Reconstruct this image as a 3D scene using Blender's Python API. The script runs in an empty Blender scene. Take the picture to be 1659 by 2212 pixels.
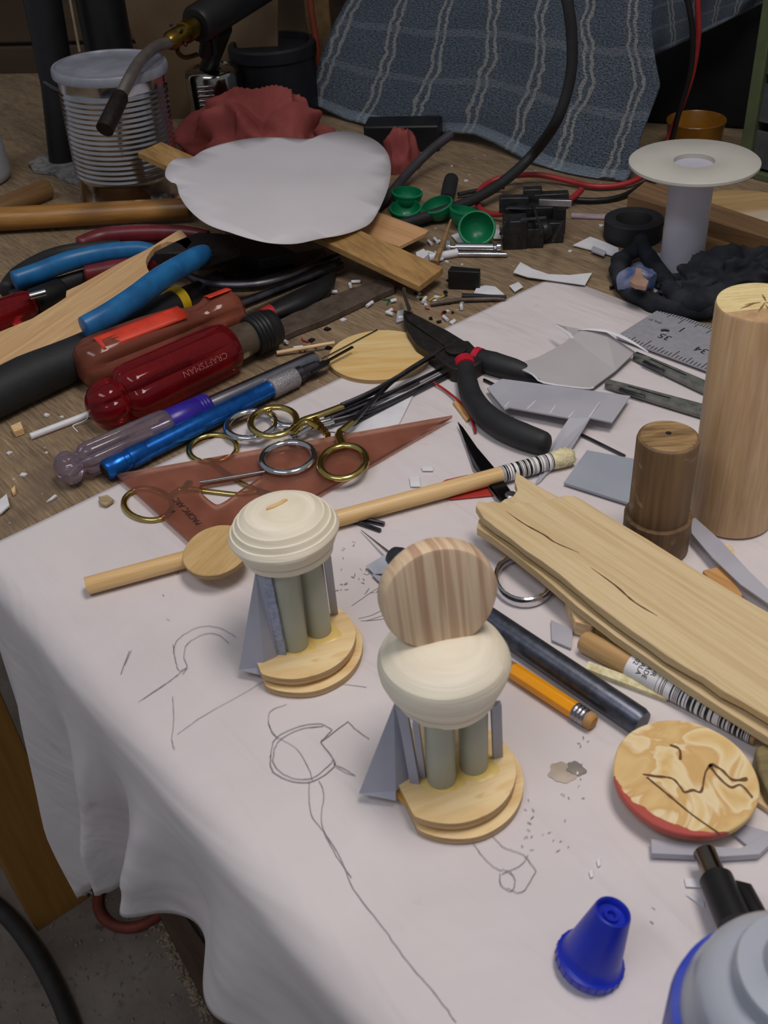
import bpy, bmesh, math, random
from mathutils import Vector, Matrix, noise
R = random.Random(7)
SC = bpy.context.scene
COL = SC.collection
T = 0.9                                # bench top height
# ------------------------------------------------------------------ camera
F = 2200.0; PIT = math.radians(38); RHO = math.radians(4.5); CH = T + 0.32
_f = Vector((0, math.cos(PIT), -math.sin(PIT)))
_r0 = Vector((1, 0, 0)); _u0 = Vector((0, math.sin(PIT), math.cos(PIT)))
_r = _r0*math.cos(RHO) - _u0*math.sin(RHO)
_u = _u0*math.cos(RHO) + _r0*math.sin(RHO)
CP = Vector((0, 0, CH))
cam = bpy.data.cameras.new('camera'); camo = bpy.data.objects.new('camera', cam); COL.objects.link(camo)
camo.matrix_world = Matrix(((_r.x, _u.x, -_f.x, 0), (_r.y, _u.y, -_f.y, 0), (_r.z, _u.z, -_f.z, CH), (0, 0, 0, 1)))
cam.sensor_fit = 'VERTICAL'; cam.sensor_height = 24; cam.lens = F*24/2212
cam.clip_start = 0.01; cam.clip_end = 50
cam.dof.use_dof = True; cam.dof.focus_distance = 0.60; cam.dof.aperture_fstop = 17
SC.camera = camo
# ------------------------------------------------------------------ light
w = bpy.data.worlds.new('world'); SC.world = w; w.use_nodes = True
w.node_tree.nodes['Background'].inputs[0].default_value = (0.88, 0.93, 1.0, 1)
w.node_tree.nodes['Background'].inputs[1].default_value = 0.20
def area(name, loc, target, sx, sy, power, col, spread=180):
    l = bpy.data.lights.new(name, 'AREA'); l.shape = 'RECTANGLE'; l.size = sx; l.size_y = sy
    l.energy = power; l.color = col; l.spread = math.radians(spread)
    o = bpy.data.objects.new(name, l); COL.objects.link(o); o.location = loc
    d = Vector(target) - Vector(loc); o.rotation_euler = d.to_track_quat('-Z', 'Y').to_euler()
    return o
area('lamp_bench', (0.20, 0.28, T+0.95), (0.06, 0.24, T), 0.42, 0.22, 3.05, (1.0, 0.905, 0.84), 150)
area('lamp_ceiling', (-0.7, -0.3, 2.6), (0.0, 0.6, T), 1.2, 0.3, 7.0, (0.92, 0.92, 1.0))
SC.view_settings.view_transform = 'Standard'; SC.view_settings.look = 'None'
SC.view_settings.exposure = 0.0; SC.view_settings.gamma = 1.0
SC.cycles.max_bounces = 10; SC.cycles.transparent_max_bounces = 12

# ------------------------------------------------------------------ pixel -> place
def ray(x, y): return (_f + _r*((x-829.5)/F) + _u*((1106-y)/F))
def P(x, y, z=0.0):
    d = ray(x, y); return CP + d*((T + z/1000.0 - CP.z)/d.z)
def PF(x, y, z=0.0):
    d = ray(x, y); return CP + d*((z/1000.0 - CP.z)/d.z)
def PY(x, y, Y):
    d = ray(x, y); return CP + d*(Y/1000.0/d.y)
def PV(x, y, p0, n):
    d = ray(x, y); return CP + d*((p0-CP).dot(n)/d.dot(n))
def W(x, y, z): return Vector((x/1000, y/1000, T + z/1000))
# ------------------------------------------------------------------ materials
def lin(h, k=1.0):
    h = h.lstrip('#'); o = []
    for i in (0, 2, 4):
        c = int(h[i:i+2], 16)/255; c = c/12.92 if c <= .04045 else ((c+.055)/1.055)**2.4
        o.append(min(.95, c*k))
    return (o[0], o[1], o[2], 1)
class NT:
    def __init__(s, name):
        s.m = bpy.data.materials.new(name); s.m.use_nodes = True; s.t = s.m.node_tree
        s.b = s.t.nodes['Principled BSDF']; s.tc = s.n('ShaderNodeTexCoord')
    def n(s, typ, **k):
        q = s.t.nodes.new(typ)
        for a, b in k.items(): setattr(q, a, b)
        return q
    def l(s, a, b): s.t.links.new(a, b)
    def noise(s, scale=(1, 1, 1), detail=3, rough=.55, dist=0, uv=False, rz=0):
        mp = s.n('ShaderNodeMapping'); mp.inputs['Scale'].default_value = scale; mp.inputs['Rotation'].default_value = (0, 0, rz)
        s.l(s.tc.outputs['UV' if uv else 'Object'], mp.inputs[0])
        q = s.n('ShaderNodeTexNoise'); q.inputs['Scale'].default_value = 1; q.inputs['Detail'].default_value = detail
        q.inputs['Roughness'].default_value = rough; q.inputs['Distortion'].default_value = dist
        s.l(mp.outputs[0], q.inputs['Vector']); return q.outputs['Fac']
    def ramp(s, fac, stops):
        q = s.n('ShaderNodeValToRGB'); e = q.color_ramp.elements
        while len(e) < len(stops): e.new(.5)
        for i, (p, c) in enumerate(stops): e[i].position = p; e[i].color = c
        s.l(fac, q.inputs[0]); return q.outputs[0]
    def mix(s, fac, a, b, mode='MIX'):
        q = s.n('ShaderNodeMix', data_type='RGBA', blend_type=mode)
        for sock, v in ((q.inputs[0], fac), (q.inputs[6], a), (q.inputs[7], b)):
            if isinstance(v, (tuple, float, int)): sock.default_value = v
            else: s.l(v, sock)
        return q.outputs[2]
    def math(s, op, a, b=0.0, c=None):
        q = s.n('ShaderNodeMath', operation=op)
        for i, v in enumerate((a, b) if c is None else (a, b, c)):
            if isinstance(v, (float, int)): q.inputs[i].default_value = v
            else: s.l(v, q.inputs[i])
        return q.outputs[0]
    def col(s, c):
        if isinstance(c, tuple): s.b.inputs['Base Color'].default_value = c
        else: s.l(c, s.b.inputs['Base Color'])
    def bump(s, h, strength=.3, dist=.001):
        q = s.n('ShaderNodeBump'); q.inputs['Strength'].default_value = strength; q.inputs['Distance'].default_value = dist
        s.l(h, q.inputs['Height']); s.l(q.outputs[0], s.b.inputs['Normal'])
    def set(s, rough=.5, metal=0, trans=0, ior=1.45, sss=0, spec=.5, alpha=1):
        i = s.b.inputs; i['Roughness'].default_value = rough; i['Metallic'].default_value = metal
        i['Transmission Weight'].default_value = trans; i['IOR'].default_value = ior
        i['Subsurface Weight'].default_value = sss; i['Specular IOR Level'].default_value = spec; i['Alpha'].default_value = alpha
        if sss: i['Subsurface Radius'].default_value = (.004, .003, .002)
        return s.m
MATS = {}
def plain(name, c, k=1.0, rough=.5, metal=0, c2=None, sc=60, bump=0, bsc=400, **kw):
    if name in MATS: return MATS[name]
    t = NT(name); a = lin(c, k)
    b = lin(c2, k) if c2 else tuple(v*.72 for v in a[:3]) + (1,)
    t.col(t.ramp(t.noise((sc, sc, sc), 4), [(.35, b), (.6, a)]))
    if bump: t.bump(t.noise((bsc, bsc, bsc), 3), bump, .0006)
    MATS[name] = t.set(rough, metal, **kw); return MATS[name]
def wood(name, c1, c2, k=1.0, across=260, along=14, rough=.6, dark=None, lo=.36, hi=.62, bump=.25, dist=.6, edge=None):
    """grain runs along local X"""
    if name in MATS: return MATS[name]
    t = NT(name)
    g = t.noise((along, across, across), 3, .6, dist)
    fine = t.noise((along*6, across*7, across*7), 2, .6)
    big = t.noise((along*.8, across*.12, across*.12), 2)
    c = t.ramp(g, [(lo, lin(c2, k)), (hi, lin(c1, k))])
    c = t.mix(.25, c, t.ramp(fine, [(.3, lin(c2, k)), (.7, lin(c1, k))]))
    if dark: c = t.mix(t.ramp(big, [(.52, (0, 0, 0, 1)), (.72, (1, 1, 1, 1))]), c, lin(dark, k))
    if edge: c = edged(t, c, edge)
    t.col(c); t.bump(fine, bump, .0006)
    MATS[name] = t.set(rough); return MATS[name]
def edged(t, c, edge):
    # sawn sides of a disc show darker layered wood
    nz_ = t.n('ShaderNodeSeparateXYZ'); t.l(t.tc.outputs['Normal'], nz_.inputs[0])
    side = t.math('LESS_THAN', t.math('ABSOLUTE', nz_.outputs[2]), .55)
    ly = t.ramp(t.noise((60, 60, 1600), 2), [(.35, lin(edge, .55)), (.65, lin(edge, 1.15))])
    return t.mix(t.math('MULTIPLY', side, .8), c, ly)
def stripes_mat():
    """printed barcode: random black bands along local X"""
    t = NT('barcode_print'); sx = t.n('ShaderNodeSeparateXYZ'); t.l(t.tc.outputs['Object'], sx.inputs[0])
    q = t.n('ShaderNodeTexWhiteNoise', noise_dimensions='1D'); t.l(t.math('FLOOR', t.math('MULTIPLY', sx.outputs[0], 2900.0)), q.inputs['W'])
    t.col(t.mix(t.math('GREATER_THAN', q.outputs['Value'], .52), lin('e6e4e6'), lin('1c1a1c'))); return t.set(.45)

# ------------------------------------------------------------------ mesh builder
class MB:
    def __init__(s): s.v = []; s.f = []; s.uv = None
    def add(s, vs, fs):
        o = len(s.v); s.v += [Vector(v) for v in vs]; s.f += [tuple(i+o for i in f) for f in fs]; return s
    def prism(s, top, bot=None, h=None):
        """top polygon (Vectors), extruded down by h metres or to bot polygon"""
        if bot is None: bot = [p - Vector((0, 0, h)) for p in top]
        n = len(top)
        ar = sum(top[i].x*top[(i+1) % n].y - top[(i+1) % n].x*top[i].y for i in range(n))
        if ar < 0: top = top[::-1]; bot = bot[::-1]
        return s.add(list(top)+list(bot), [tuple(range(n)), tuple(range(2*n-1, n-1, -1))] + [(i, i+n, (i+1) % n+n, (i+1) % n) for i in range(n)])
    def tube(s, pts, rad, n=16, closed=False, sq=None, cap=True, up=None):
        pts = [Vector(p) for p in pts]; m = len(pts)
        if isinstance(rad, (int, float)): rad = [rad]*m
        rings = []; prev = None
        for i in range(m):
            a = pts[(i-1) % m] if (closed or i) else pts[0]; b = pts[(i+1) % m] if (closed or i < m-1) else pts[-1]
            t = (b-a); t = t.normalized() if t.length > 1e-9 else Vector((0, 0, 1))
            if prev is None:
                ref = Vector(up) if up else (Vector((0, 0, 1)) if abs(t.z) < .9 else Vector((0, 1, 0)))
                nx = (ref - t*ref.dot(t)).normalized()
            else:
                nx = prev - t*prev.dot(t)
                if nx.length < 1e-6: nx = t.orthogonal()
                nx.normalize()
            prev = nx; bx = t.cross(nx)
            rr = rad[i]*.001; ku, kv = (sq if sq else (1, 1))
            if isinstance(ku, (list, tuple)): ku, kv = ku[i], kv[i]
            rings.append([pts[i] + nx*(math.cos(2*math.pi*j/n)*rr*ku) + bx*(math.sin(2*math.pi*j/n)*rr*kv) for j in range(n)])
        vs = [v for r_ in rings for v in r_]; fs = []
        for i in range(m if closed else m-1):
            o = i*n; q = ((i+1) % m)*n
            for j in range(n): fs.append((o+j, o+(j+1) % n, q+(j+1) % n, q+j))
        if cap and not closed: fs += [tuple(range(n-1, -1, -1)), tuple(range((m-1)*n, m*n))]
        return s.add(vs, fs)
    def lathe(s, prof, o=(0, 0, 0), ax=(0, 0, 1), n=40, wob=0, closed=False):
        """prof: (radius mm, height mm) pairs, turned about ax through o"""
        ax = Vector(ax).normalized(); x = ax.orthogonal().normalized(); y = ax.cross(x); o = Vector(o); vs = []; fs = []
        for k, (r, h) in enumerate(prof):
            for j in range(n):
                a = 2*math.pi*j/n; rr = max(r, 1e-3)*.001*(1 + wob*noise.noise(Vector((math.cos(a)*1.5, math.sin(a)*1.5, h*.11+3))))
                vs.append(o + x*(math.cos(a)*rr) + y*(math.sin(a)*rr) + ax*(h*.001))
        m = len(prof)
        for k in range(m if closed else m-1):
            q = ((k+1) % m)*n
            for j in range(n): fs.append((k*n+j, k*n+(j+1) % n, q+(j+1) % n, q+j))
        if not closed: fs += [tuple(range(n-1, -1, -1)), tuple(range((m-1)*n, m*n))]
        return s.add(vs, fs)
    def box(s, c, sz, M=None):
        c = Vector(c); hx, hy, hz = [a/2 for a in sz]; M = M or Matrix.Identity(3)
        vs = [c + M @ Vector((x*hx, y*hy, z*hz)) for z in (-1, 1) for y in (-1, 1) for x in (-1, 1)]
        return s.add(vs, [(0, 2, 3, 1), (4, 5, 7, 6), (0, 1, 5, 4), (2, 6, 7, 3), (0, 4, 6, 2), (1, 3, 7, 5)])
    def grid(s, rows, uv=True):
        m = len(rows); n = len(rows[0]); b0 = len(s.v)
        s.add([p for r_ in rows for p in r_], [(i*n+j, i*n+j+1, (i+1)*n+j+1, (i+1)*n+j) for i in range(m-1) for j in range(n-1)])
        if uv: s.uv = {b0+i*n+j: (j/(n-1), i/(m-1)) for i in range(m) for j in range(n)}
        return s
    def build(s, name, m, parent=None, loc=None, rotz=None, local=False, ang=35, bevel=0, solid=0, sub=0, fix=True):
        me = bpy.data.meshes.new(name)
        if parent is not None: M = parent.matrix_world.copy() if not parent.parent else parent.parent.matrix_world @ parent.matrix_local
        else:
            if loc is None:
                k = len(s.v); lo = min(v.z for v in s.v)
                loc = Vector((sum(v.x for v in s.v)/k, sum(v.y for v in s.v)/k, lo))
            M = Matrix.Translation(loc) @ Matrix.Rotation(rotz or 0, 4, 'Z')
        Mi = M.inverted()
        me.from_pydata([tuple(v if local else Mi @ v) for v in s.v], [], s.f)
        if s.uv:
            ul = me.uv_layers.new(name='UVMap')
            for lp in me.loops: ul.data[lp.index].uv = s.uv.get(lp.vertex_index, (0, 0))
        if fix:
            bm = bmesh.new(); bm.from_mesh(me); bmesh.ops.recalc_face_normals(bm, faces=bm.faces)
            big = [f for f in bm.faces if len(f.verts) > 4]
            if big: bmesh.ops.triangulate(bm, faces=big)
            bm.to_mesh(me); bm.free()
        for p in me.polygons: p.use_smooth = True
        me.set_sharp_from_angle(angle=math.radians(ang))
        me.materials.append(m)
        o = bpy.data.objects.new(name, me); COL.objects.link(o)
        if parent is not None: o.parent = parent
        else: o.matrix_world = M
        if bevel:
            q = o.modifiers.new('bevel', 'BEVEL'); q.width = bevel/1000; q.segments = 2; q.limit_method = 'ANGLE'; q.angle_limit = math.radians(40)
        if solid:
            q = o.modifiers.new('solid', 'SOLIDIFY'); q.thickness = solid/1000; q.offset = 0
        if sub:
            q = o.modifiers.new('sub', 'SUBSURF'); q.levels = sub; q.render_levels = sub
        return o
def tag(o, label, cat, group=None, kind=None):
    o['label'] = label; o['category'] = cat
    if group: o['group'] = group
    if kind: o['kind'] = kind
    return o
def struct(o): o['kind'] = 'structure'; return o
def thing(name, label, cat, loc, rotz=0, group=None):
    o = bpy.data.objects.new(name, None); COL.objects.link(o); o.empty_display_size = .01
    o.matrix_world = Matrix.Translation(loc) @ Matrix.Rotation(rotz, 4, 'Z')
    return tag(o, label, cat, group)
def ang_of(a, b): d = b-a; return math.atan2(d.y, d.x)
def px(pts, z=0): return [P(a[0], a[1], (a[2] if len(a) > 2 else z)) for a in pts]
def smooth(pts, n=6, closed=False):
    pts = [Vector(p) for p in pts]; m = len(pts); out = []
    for i in range(m if closed else m-1):
        if closed: p0, p1, p2, p3 = pts[(i-1) % m], pts[i], pts[(i+1) % m], pts[(i+2) % m]
        else: p0, p1, p2, p3 = pts[max(i-1, 0)], pts[i], pts[i+1], pts[min(i+2, m-1)]
        for k in range(n):
            t = k/n
            out.append(.5*((2*p1) + (p2-p0)*t + (2*p0-5*p1+4*p2-p3)*t*t + (3*p1-p0-3*p2+p3)*t**3))
    if not closed: out.append(pts[-1])
    return out
def lerpl(vals, n):
    out = []
    for i in range(len(vals)-1):
        for k in range(n): out.append(vals[i] + (vals[i+1]-vals[i])*k/n)
    return out + [vals[-1]]
def jag(pts, step, amp, seed=0):
    """break a polygon's edges into short uneven steps (world metres)"""
    rr = random.Random(seed); out = []
    for i, a in enumerate(pts):
        b = pts[(i+1) % len(pts)]; k = max(1, int((b-a).length/step)); n = Vector((-(b-a).y, (b-a).x, 0)).normalized()
        for j in range(k):
            out.append(a.lerp(b, j/k) + (n*rr.uniform(-amp, amp) if j else Vector()))
    return out
def text_part(name, s, size, o, xd, yd, m, parent, bend=None, depth=.00006):
    """real lettering: glyph outlines laid on the frame (o, xd, yd), size in mm"""
    c = bpy.data.curves.new('t', 'FONT'); c.body = s; c.size = size/1000; c.extrude = depth; c.resolution_u = 3
    q = bpy.data.objects.new('t', c); COL.objects.link(q); dg = bpy.context.evaluated_depsgraph_get(); dg.update()
    me = bpy.data.meshes.new_from_object(q.evaluated_get(dg)); bpy.data.objects.remove(q)
    mb = MB(); xd = Vector(xd).normalized(); yd = Vector(yd).normalized(); zd = xd.cross(yd); vs = []
    for v in me.vertices:
        p = v.co
        if bend: vs.append(bend(p))
        else: vs.append(Vector(o) + xd*p.x + yd*p.y + zd*p.z)
    mb.add(vs, [tuple(f.vertices) for f in me.polygons])
    return mb.build(name, m, parent, ang=10, fix=False)
def ball(mb, c, rad, n=12, sq=(1, 1, 1)):
    vs = []; fs = []; m = n//2+1
    for i in range(m+1):
        a = math.pi*i/m
        for j in range(n):
            b = 2*math.pi*j/n; vs.append(Vector(c) + Vector((math.sin(a)*math.cos(b)*sq[0], math.sin(a)*math.sin(b)*sq[1], math.cos(a)*sq[2]))*rad*.001)
    for i in range(m):
        for j in range(n): fs.append((i*n+j, i*n+(j+1) % n, (i+1)*n+(j+1) % n, (i+1)*n+j))
    return mb.add(vs, fs)
def rag(name, m, centre, rx, ry, rz, rotz, seed, amp=.35, fr=2.2, n=72, fold=5.0):
    """crumpled cloth heap: ridged folds over a flattened dome with a spread hem"""
    mb = MB(); vs = []; fs = []; k = n//2
    for i in range(k+1):
        a = (math.pi*.56)*i/k
        for j in range(n):
            b = 2*math.pi*j/n
            d = Vector((math.sin(a)*math.cos(b), math.sin(a)*math.sin(b), math.cos(a)))
            q = d*fr + Vector((seed, seed*.7, seed*.3))
            rid = 1-abs(noise.noise(q + noise.noise_vector(q*.6)*.9)*2)
            r2 = 1-abs(noise.noise(q*2.1 + noise.noise_vector(q)*.7)*2)
            s = 1 + amp*(rid-.6) + amp*.4*(r2-.6)
            x, y, z = d.x*rx*s, d.y*ry*s, d.z*rz*(s+.15*amp*rid)
            p = Vector((x*math.cos(rotz)-y*math.sin(rotz), x*math.sin(rotz)+y*math.cos(rotz), max(z, .3)))
            vs.append(Vector(centre) + p*.001)
    for i in range(k):
        for j in range(n): fs.append((i*n+j, i*n+(j+1) % n, (i+1)*n+(j+1) % n, (i+1)*n+j))
    mb.add(vs, fs); return mb.build(name, m, ang=70)

# common materials
M = {}
M['steel'] = plain('brushed_steel', 'b0aeb4', 1, .32, 1)
M['dsteel'] = plain('dark_steel', '5c5a60', 1, .38, 1, c2='3a383c')
M['chrome'] = plain('polished_chrome', 'dcdce0', 1, .12, 1, c2='d0d0d6')
M['brass'] = plain('gold_plating', 'dcc67e', 1, .2, 1, c2='c4a858')
M['black'] = plain('black_plastic', '18181a', 1, .45)
M['rubber'] = plain('black_rubber', '26272a', 1, .6, bump=.15)
M['ink'] = plain('black_ink', '161416', 1, .6)
M['pine'] = wood('pine_face', 'f0d4a8', 'd9b586', 1.0, 300, 20)
M['ply'] = wood('plywood_face', 'eecfa0', 'dab27a', 1.0, 160, 12, dark='c99a5e')
M['plyedge'] = wood('plywood_edge', 'c8ab84', '8d7254', 1.0, 900, 60, rough=.8, bump=.8)
M['turned'] = wood('turned_softwood', 'efe6cf', 'ddd0b4', 1.0, 900, 900, lo=.3, hi=.7)
M['grey'] = plain('grey_styrene', 'a8a8b0', 1.15, .4, c2='9c9ca6', sc=25)
M['white'] = plain('white_plastic', 'e4e4e8', 1, .4, c2='d8d8dc')
M['red'] = plain('red_insulation', 'b02828', 1, .4)
M['graphite'] = plain('graphite_line', '8e888a', 1, .5)

# ================================================================== SETTING
E0 = P(136, 1400); E1 = P(560, 1895)
ed = (E1-E0).normalized(); nd = Vector((-ed.y, ed.x, 0))
if nd.y < 0: nd = -nd
ANG = math.atan2(ed.y, ed.x)
def B(s, t, z=0):    # bench coordinates: s along front edge, t inward, z above top (mm)
    return E0 + ed*(s/1000) + nd*(t/1000) + Vector((0, 0, z/1000))
def ST(p): d = p-E0; return d.dot(ed)*1000, d.dot(nd)*1000
# floor
t = NT('concrete_floor')
g1 = t.noise((6, 6, 6), 5, .6); g2 = t.noise((45, 45, 45), 4, .6); g3 = t.noise((16, 16, 16), 3, .6, .5)
c = t.ramp(g1, [(.35, lin('6e6259')), (.65, lin('90857a'))])
c = t.mix(t.ramp(g2, [(.3, (.5, .5, .5, 1)), (.42, (0, 0, 0, 1))]), c, lin('584c44'))
c = t.mix(t.ramp(g3, [(.28, (1, 1, 1, 1)), (.36, (0, 0, 0, 1))]), c, lin('423a36'))
t.col(c); t.bump(g2, .5, .004); mfl = t.set(.85)
struct(MB().grid([[Vector((x, y, 0)) for x in (-2.2, 0, 2.2)] for y in (-1.2, .6, 2.4)]).build('floor', mfl, fix=False))
# walls
mwall = wood('wall_boards', '54422f', '3a2c20', 1.0, 12, 2, rough=.8, dark='38291d')
WA = math.radians(-13); WD = Vector((math.cos(WA), math.sin(WA), 0)); WN = Vector((-WD.y, WD.x, 0)); W0 = Vector((-.36, 1.33, 0))
mb = MB()
for i in range(9):
    c_ = W0 + WD*.5 + WN*.016; mb.box((c_.x, c_.y, T-.80+i*.185), (3.2, .03, .181), Matrix.Rotation(WA, 3, 'Z'))
struct(mb.build('wall_back', mwall, bevel=2, loc=W0+WD*.5, rotz=WA))

# workbench
bench = thing('workbench', 'worn brown plywood workbench half covered by white paper', 'workbench', B(0, 0, -900), ANG)
t = NT('bench_plywood')
a1 = t.noise((9, 120, 40), 4, .6, .8); a2 = t.noise((60, 700, 200), 3, .6); a3 = t.noise((14, 14, 14), 4, .6, .4); a4 = t.noise((160, 160, 160), 2)
c = t.ramp(a1, [(.3, lin('6c5840')), (.7, lin('9c8464'))])
c = t.mix(.35, c, t.ramp(a2, [(.34, lin('40342a')), (.68, lin('b8a286'))]))
c = t.mix(t.ramp(a3, [(.5, (0, 0, 0, 1)), (.66, (.7, .7, .7, 1))]), c, lin('6a5a4c'))
c = t.mix(t.ramp(a4, [(.7, (0, 0, 0, 1)), (.74, (.8, .8, .8, 1))]), c, lin('c9bda8'))
t.col(c); t.bump(a2, .5, .0008); mbench = t.set(.8)
mb = MB(); mb.prism([B(-900, 8), B(950, 8), Vector((.95, .0, T)), W0+WD*1.36+Vector((0, 0, T)), W0-WD*.36+Vector((0, 0, T))], h=.022)
mb.build('tabletop', mbench, bench, bevel=1)
mdk = wood('dark_apron_wood', '4a4248', '2a2428', 1, 60, 6, rough=.7)
mb = MB(); mb.box((0, 0, 0), (1.7, .03, .10), Matrix.Rotation(ANG, 3, 'Z'))
for v in mb.v: v += B(200, 22, -74)
mb.build('apron', mdk, bench, bevel=2)
t = NT('orange_leg_wood'); a1 = t.noise((70, 70, 3), 3, .6, .3); t.col(t.ramp(a1, [(.3, lin('8a5e26')), (.7, lin('a07434'))])); mleg = t.set(.5)
l1, l2 = PF(132, 1842), PF(97, 1864)
dl = (l2-l1).normalized(); dn = Vector((-dl.y, dl.x, 0));
if dn.x < 0: dn = -dn
for q in (0, 1):
    off = ed*(1.0*q) + (nd*.2 if q else Vector())
    pts = [l1+off, l1+dl*.075+off, l1+dl*.075+dn*.09+off, l1+dn*.09+off]
    mb = MB(); mb.prism([p+Vector((0, 0, T-.124)) for p in pts], pts); mb.build('leg', mleg, bench, bevel=1.5)

# ---- paper sheet: flat part, rounded fold and the hanging flap
t = NT('white_paper')
p1 = t.noise((10, 10, 10), 4, .6, .5); p2 = t.noise((38, 38, 38), 5, .6); p3 = t.noise((5, 24, 10), 3, .5, 1.2, rz=.5)
c = t.ramp(p1, [(.35, lin('d2cacb')), (.6, lin('dad3d3'))])
c = t.mix(t.ramp(p2, [(.24, (.6, .6, .6, 1)), (.34, (0, 0, 0, 1))]), c, lin('b4aba8'))
t.col(c); t.bump(p3, .35, .012); mpaper = t.set(.6, spec=.3)
sL = ST(P(30, 1155))[0]; tW = ST(P(1185, 588))[1]
sheet = thing('paper_sheet', 'large white drawing paper spread over the bench and hanging off its front', 'paper', B(0, 0, 0), ANG)
p0 = B(0, -14); NS = 150
bot_px = [(185, 1942), (192, 1920), (215, 1905), (245, 1906), (262, 1918), (300, 1908), (350, 1968), (420, 2055), (480, 2130), (545, 2215), (620, 2310), (700, 2415), (800, 2540), (900, 2665)]
bp = []
for q in bot_px:
    w_ = PV(q[0], q[1], p0, nd); s_, _ = ST(w_); bp.append((s_, (w_.z-T)*1000))
bp.append((700, bp[-1][1]))
bs = []
for i in range(NS+1):
    u = i/NS*(len(bp)-1); a = min(int(u), len(bp)-2); f_ = u-a
    s_ = bp[a][0]*(1-f_)+bp[a+1][0]*f_; z_ = bp[a][1]*(1-f_)+bp[a+1][1]*f_
    bs.append((s_, z_ + (R.uniform(-1.6, 1.6) if u < 5.2 and u > .3 else 0)))
rows = []
sR = bs[-1][0]
tops = []
for i in range(NS+1):
    v_ = sL + (bs[i][0]-bs[0][0])*(sR-sL)/(sR-bs[0][0]); tops.append(max(v_, tops[-1]+.3) if tops else v_)
for k in range(30, -1, -1):
    tt = 10 + (tW-10)*k/30
    rows.append([B(s_ if False else s_, tt, .5 + .5*noise.noise(Vector((s_*.012, tt*.012, 1)))) for s_ in tops])
for k in range(1, 6):
    a = k/6*math.pi/2
    rows.append([B(s_, 10-16*math.sin(a), .5-16*(1-math.cos(a))) for s_ in tops])
def flap(i, v):
    s0 = tops[i]; s1, z1 = bs[i]; z0 = -15.5
    u = i/NS
    s = s0 + (s1-s0)*v; z = z0 + (z1-z0)*v
    s -= 13*math.sin(math.pi*min(1, v))*math.exp(-u*10)
    rdg = sum(a_*math.exp(-((u-c_-.02*v)/w_)**2) for c_, w_, a_ in ((.05, .03, 15), (.13, .028, -12), (.20, .035, 15), (.29, .03, -13), (.37, .035, 16), (.46, .05, -8), (.57, .06, 9), (.72, .07, -6)))
    q = s*.010 - v*1.8
    wv = rdg*min(1, v*1.4) + 7*noise.noise(Vector((s*.012-v*2.2, v*1.3, 5)))*v
    return B(s, -6-6*v - wv*min(1, v*3), z)
for k in range(0, 27): rows.append([flap(i, k/26) for i in range(NS+1)])
MB().grid(rows).build('sheet', mpaper, sheet, solid=.25, ang=60, fix=False)
# pencil drawing lines on the paper
def pencil(pts, wd=.5, z=1.15, dash=False, jit=.35):
    w_ = smooth(px(pts), 6); out = []
    for i, p in enumerate(w_):
        a = w_[max(i-1, 0)]; b = w_[min(i+1, len(w_)-1)]; d = (b-a).normalized(); n = Vector((-d.y, d.x, 0))
        p = p + n*jit*.001*noise.noise(Vector((i*.7, pts[0][0], 0)))
        h = wd*.00042*(.7+.5*abs(noise.noise(Vector((i*.9, pts[0][1], 4)))))
        zz = Vector((0, 0, z/1000)); out.append([p-n*h+zz, p+n*h+zz])
    return out
lines = [
 ([(585, 1640), (595, 1600), (640, 1575), (690, 1567), (718, 1580)], .5), ([(590, 1645), (600, 1608), (645, 1580), (700, 1572)], .5),
 ([(585, 1635), (590, 1670), (635, 1692), (680, 1690), (722, 1660), (718, 1645)], .55), ([(588, 1645), (605, 1670), (640, 1686), (680, 1682), (718, 1650)], .45),
 ([(718, 1580), (693, 1607)], .5), ([(693, 1607), (722, 1645), (722, 1660)], .5), ([(693, 1607), (752, 1562)], .5), ([(752, 1562), (770, 1580), (798, 1600)], .5),
 ([(722, 1655), (745, 1665), (768, 1680)], .5), ([(725, 1660), (750, 1674), (765, 1678)], .4),
 ([(580, 1560), (592, 1590), (640, 1620), (668, 1665), (675, 1690)], .35), ([(620, 1525), (585, 1540), (582, 1570), (600, 1600)], .35),
 ([(668, 1690), (672, 1760), (700, 1800), (735, 1855), (765, 1925), (830, 2010), (880, 2080), (940, 2150), (985, 2212)], .4),
 ([(690, 1690), (700, 1720), (695, 1780), (720, 1840), (760, 1900)], .4),
 ([(375, 1415), (385, 1385), (430, 1358), (475, 1360), (510, 1380)], .4), ([(398, 1425), (405, 1395), (440, 1374), (470, 1374), (495, 1393)], .4),
 ([(375, 1395), (380, 1430), (388, 1452), (405, 1445)], .4), ([(398, 1425), (405, 1445), (395, 1460)], .4), ([(405, 1445), (360, 1480), (308, 1515)], .4), ([(385, 1462), (300, 1520)], .3),
 ([(384, 1590), (440, 1550), (520, 1505), (570, 1475)], .3),
 ([(280, 1410), (262, 1460)], .5), ([(285, 1408), (270, 1440)], .4), ([(374, 1508), (376, 1560), (372, 1600), (378, 1622)], .35),
 ([(1020, 1822), (1040, 1850), (1065, 1875), (1085, 1885)], .4), ([(1065, 1810), (1090, 1835), (1130, 1850), (1158, 1885)], .4), ([(1158, 1885), (1128, 1930), (1095, 1922)], .45),
 ([(1080, 1890), (1082, 1915), (1105, 1928), (1112, 1905), (1100, 1885), (1085, 1892)], .45), ([(1085, 1880), (1110, 1895)], .4), ([(1100, 1885), (1128, 1870), (1140, 1850)], .35),
 ([(760, 1312), (800, 1285), (835, 1262)], .35), ([(780, 1345), (820, 1342), (850, 1335)], .4), ([(775, 1340), (810, 1330), (840, 1310)], .35), ([(790, 1345), (835, 1330), (860, 1310)], .35),
 ([(730, 1480), (792, 1488)], .3)]
mb = MB()
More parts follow.
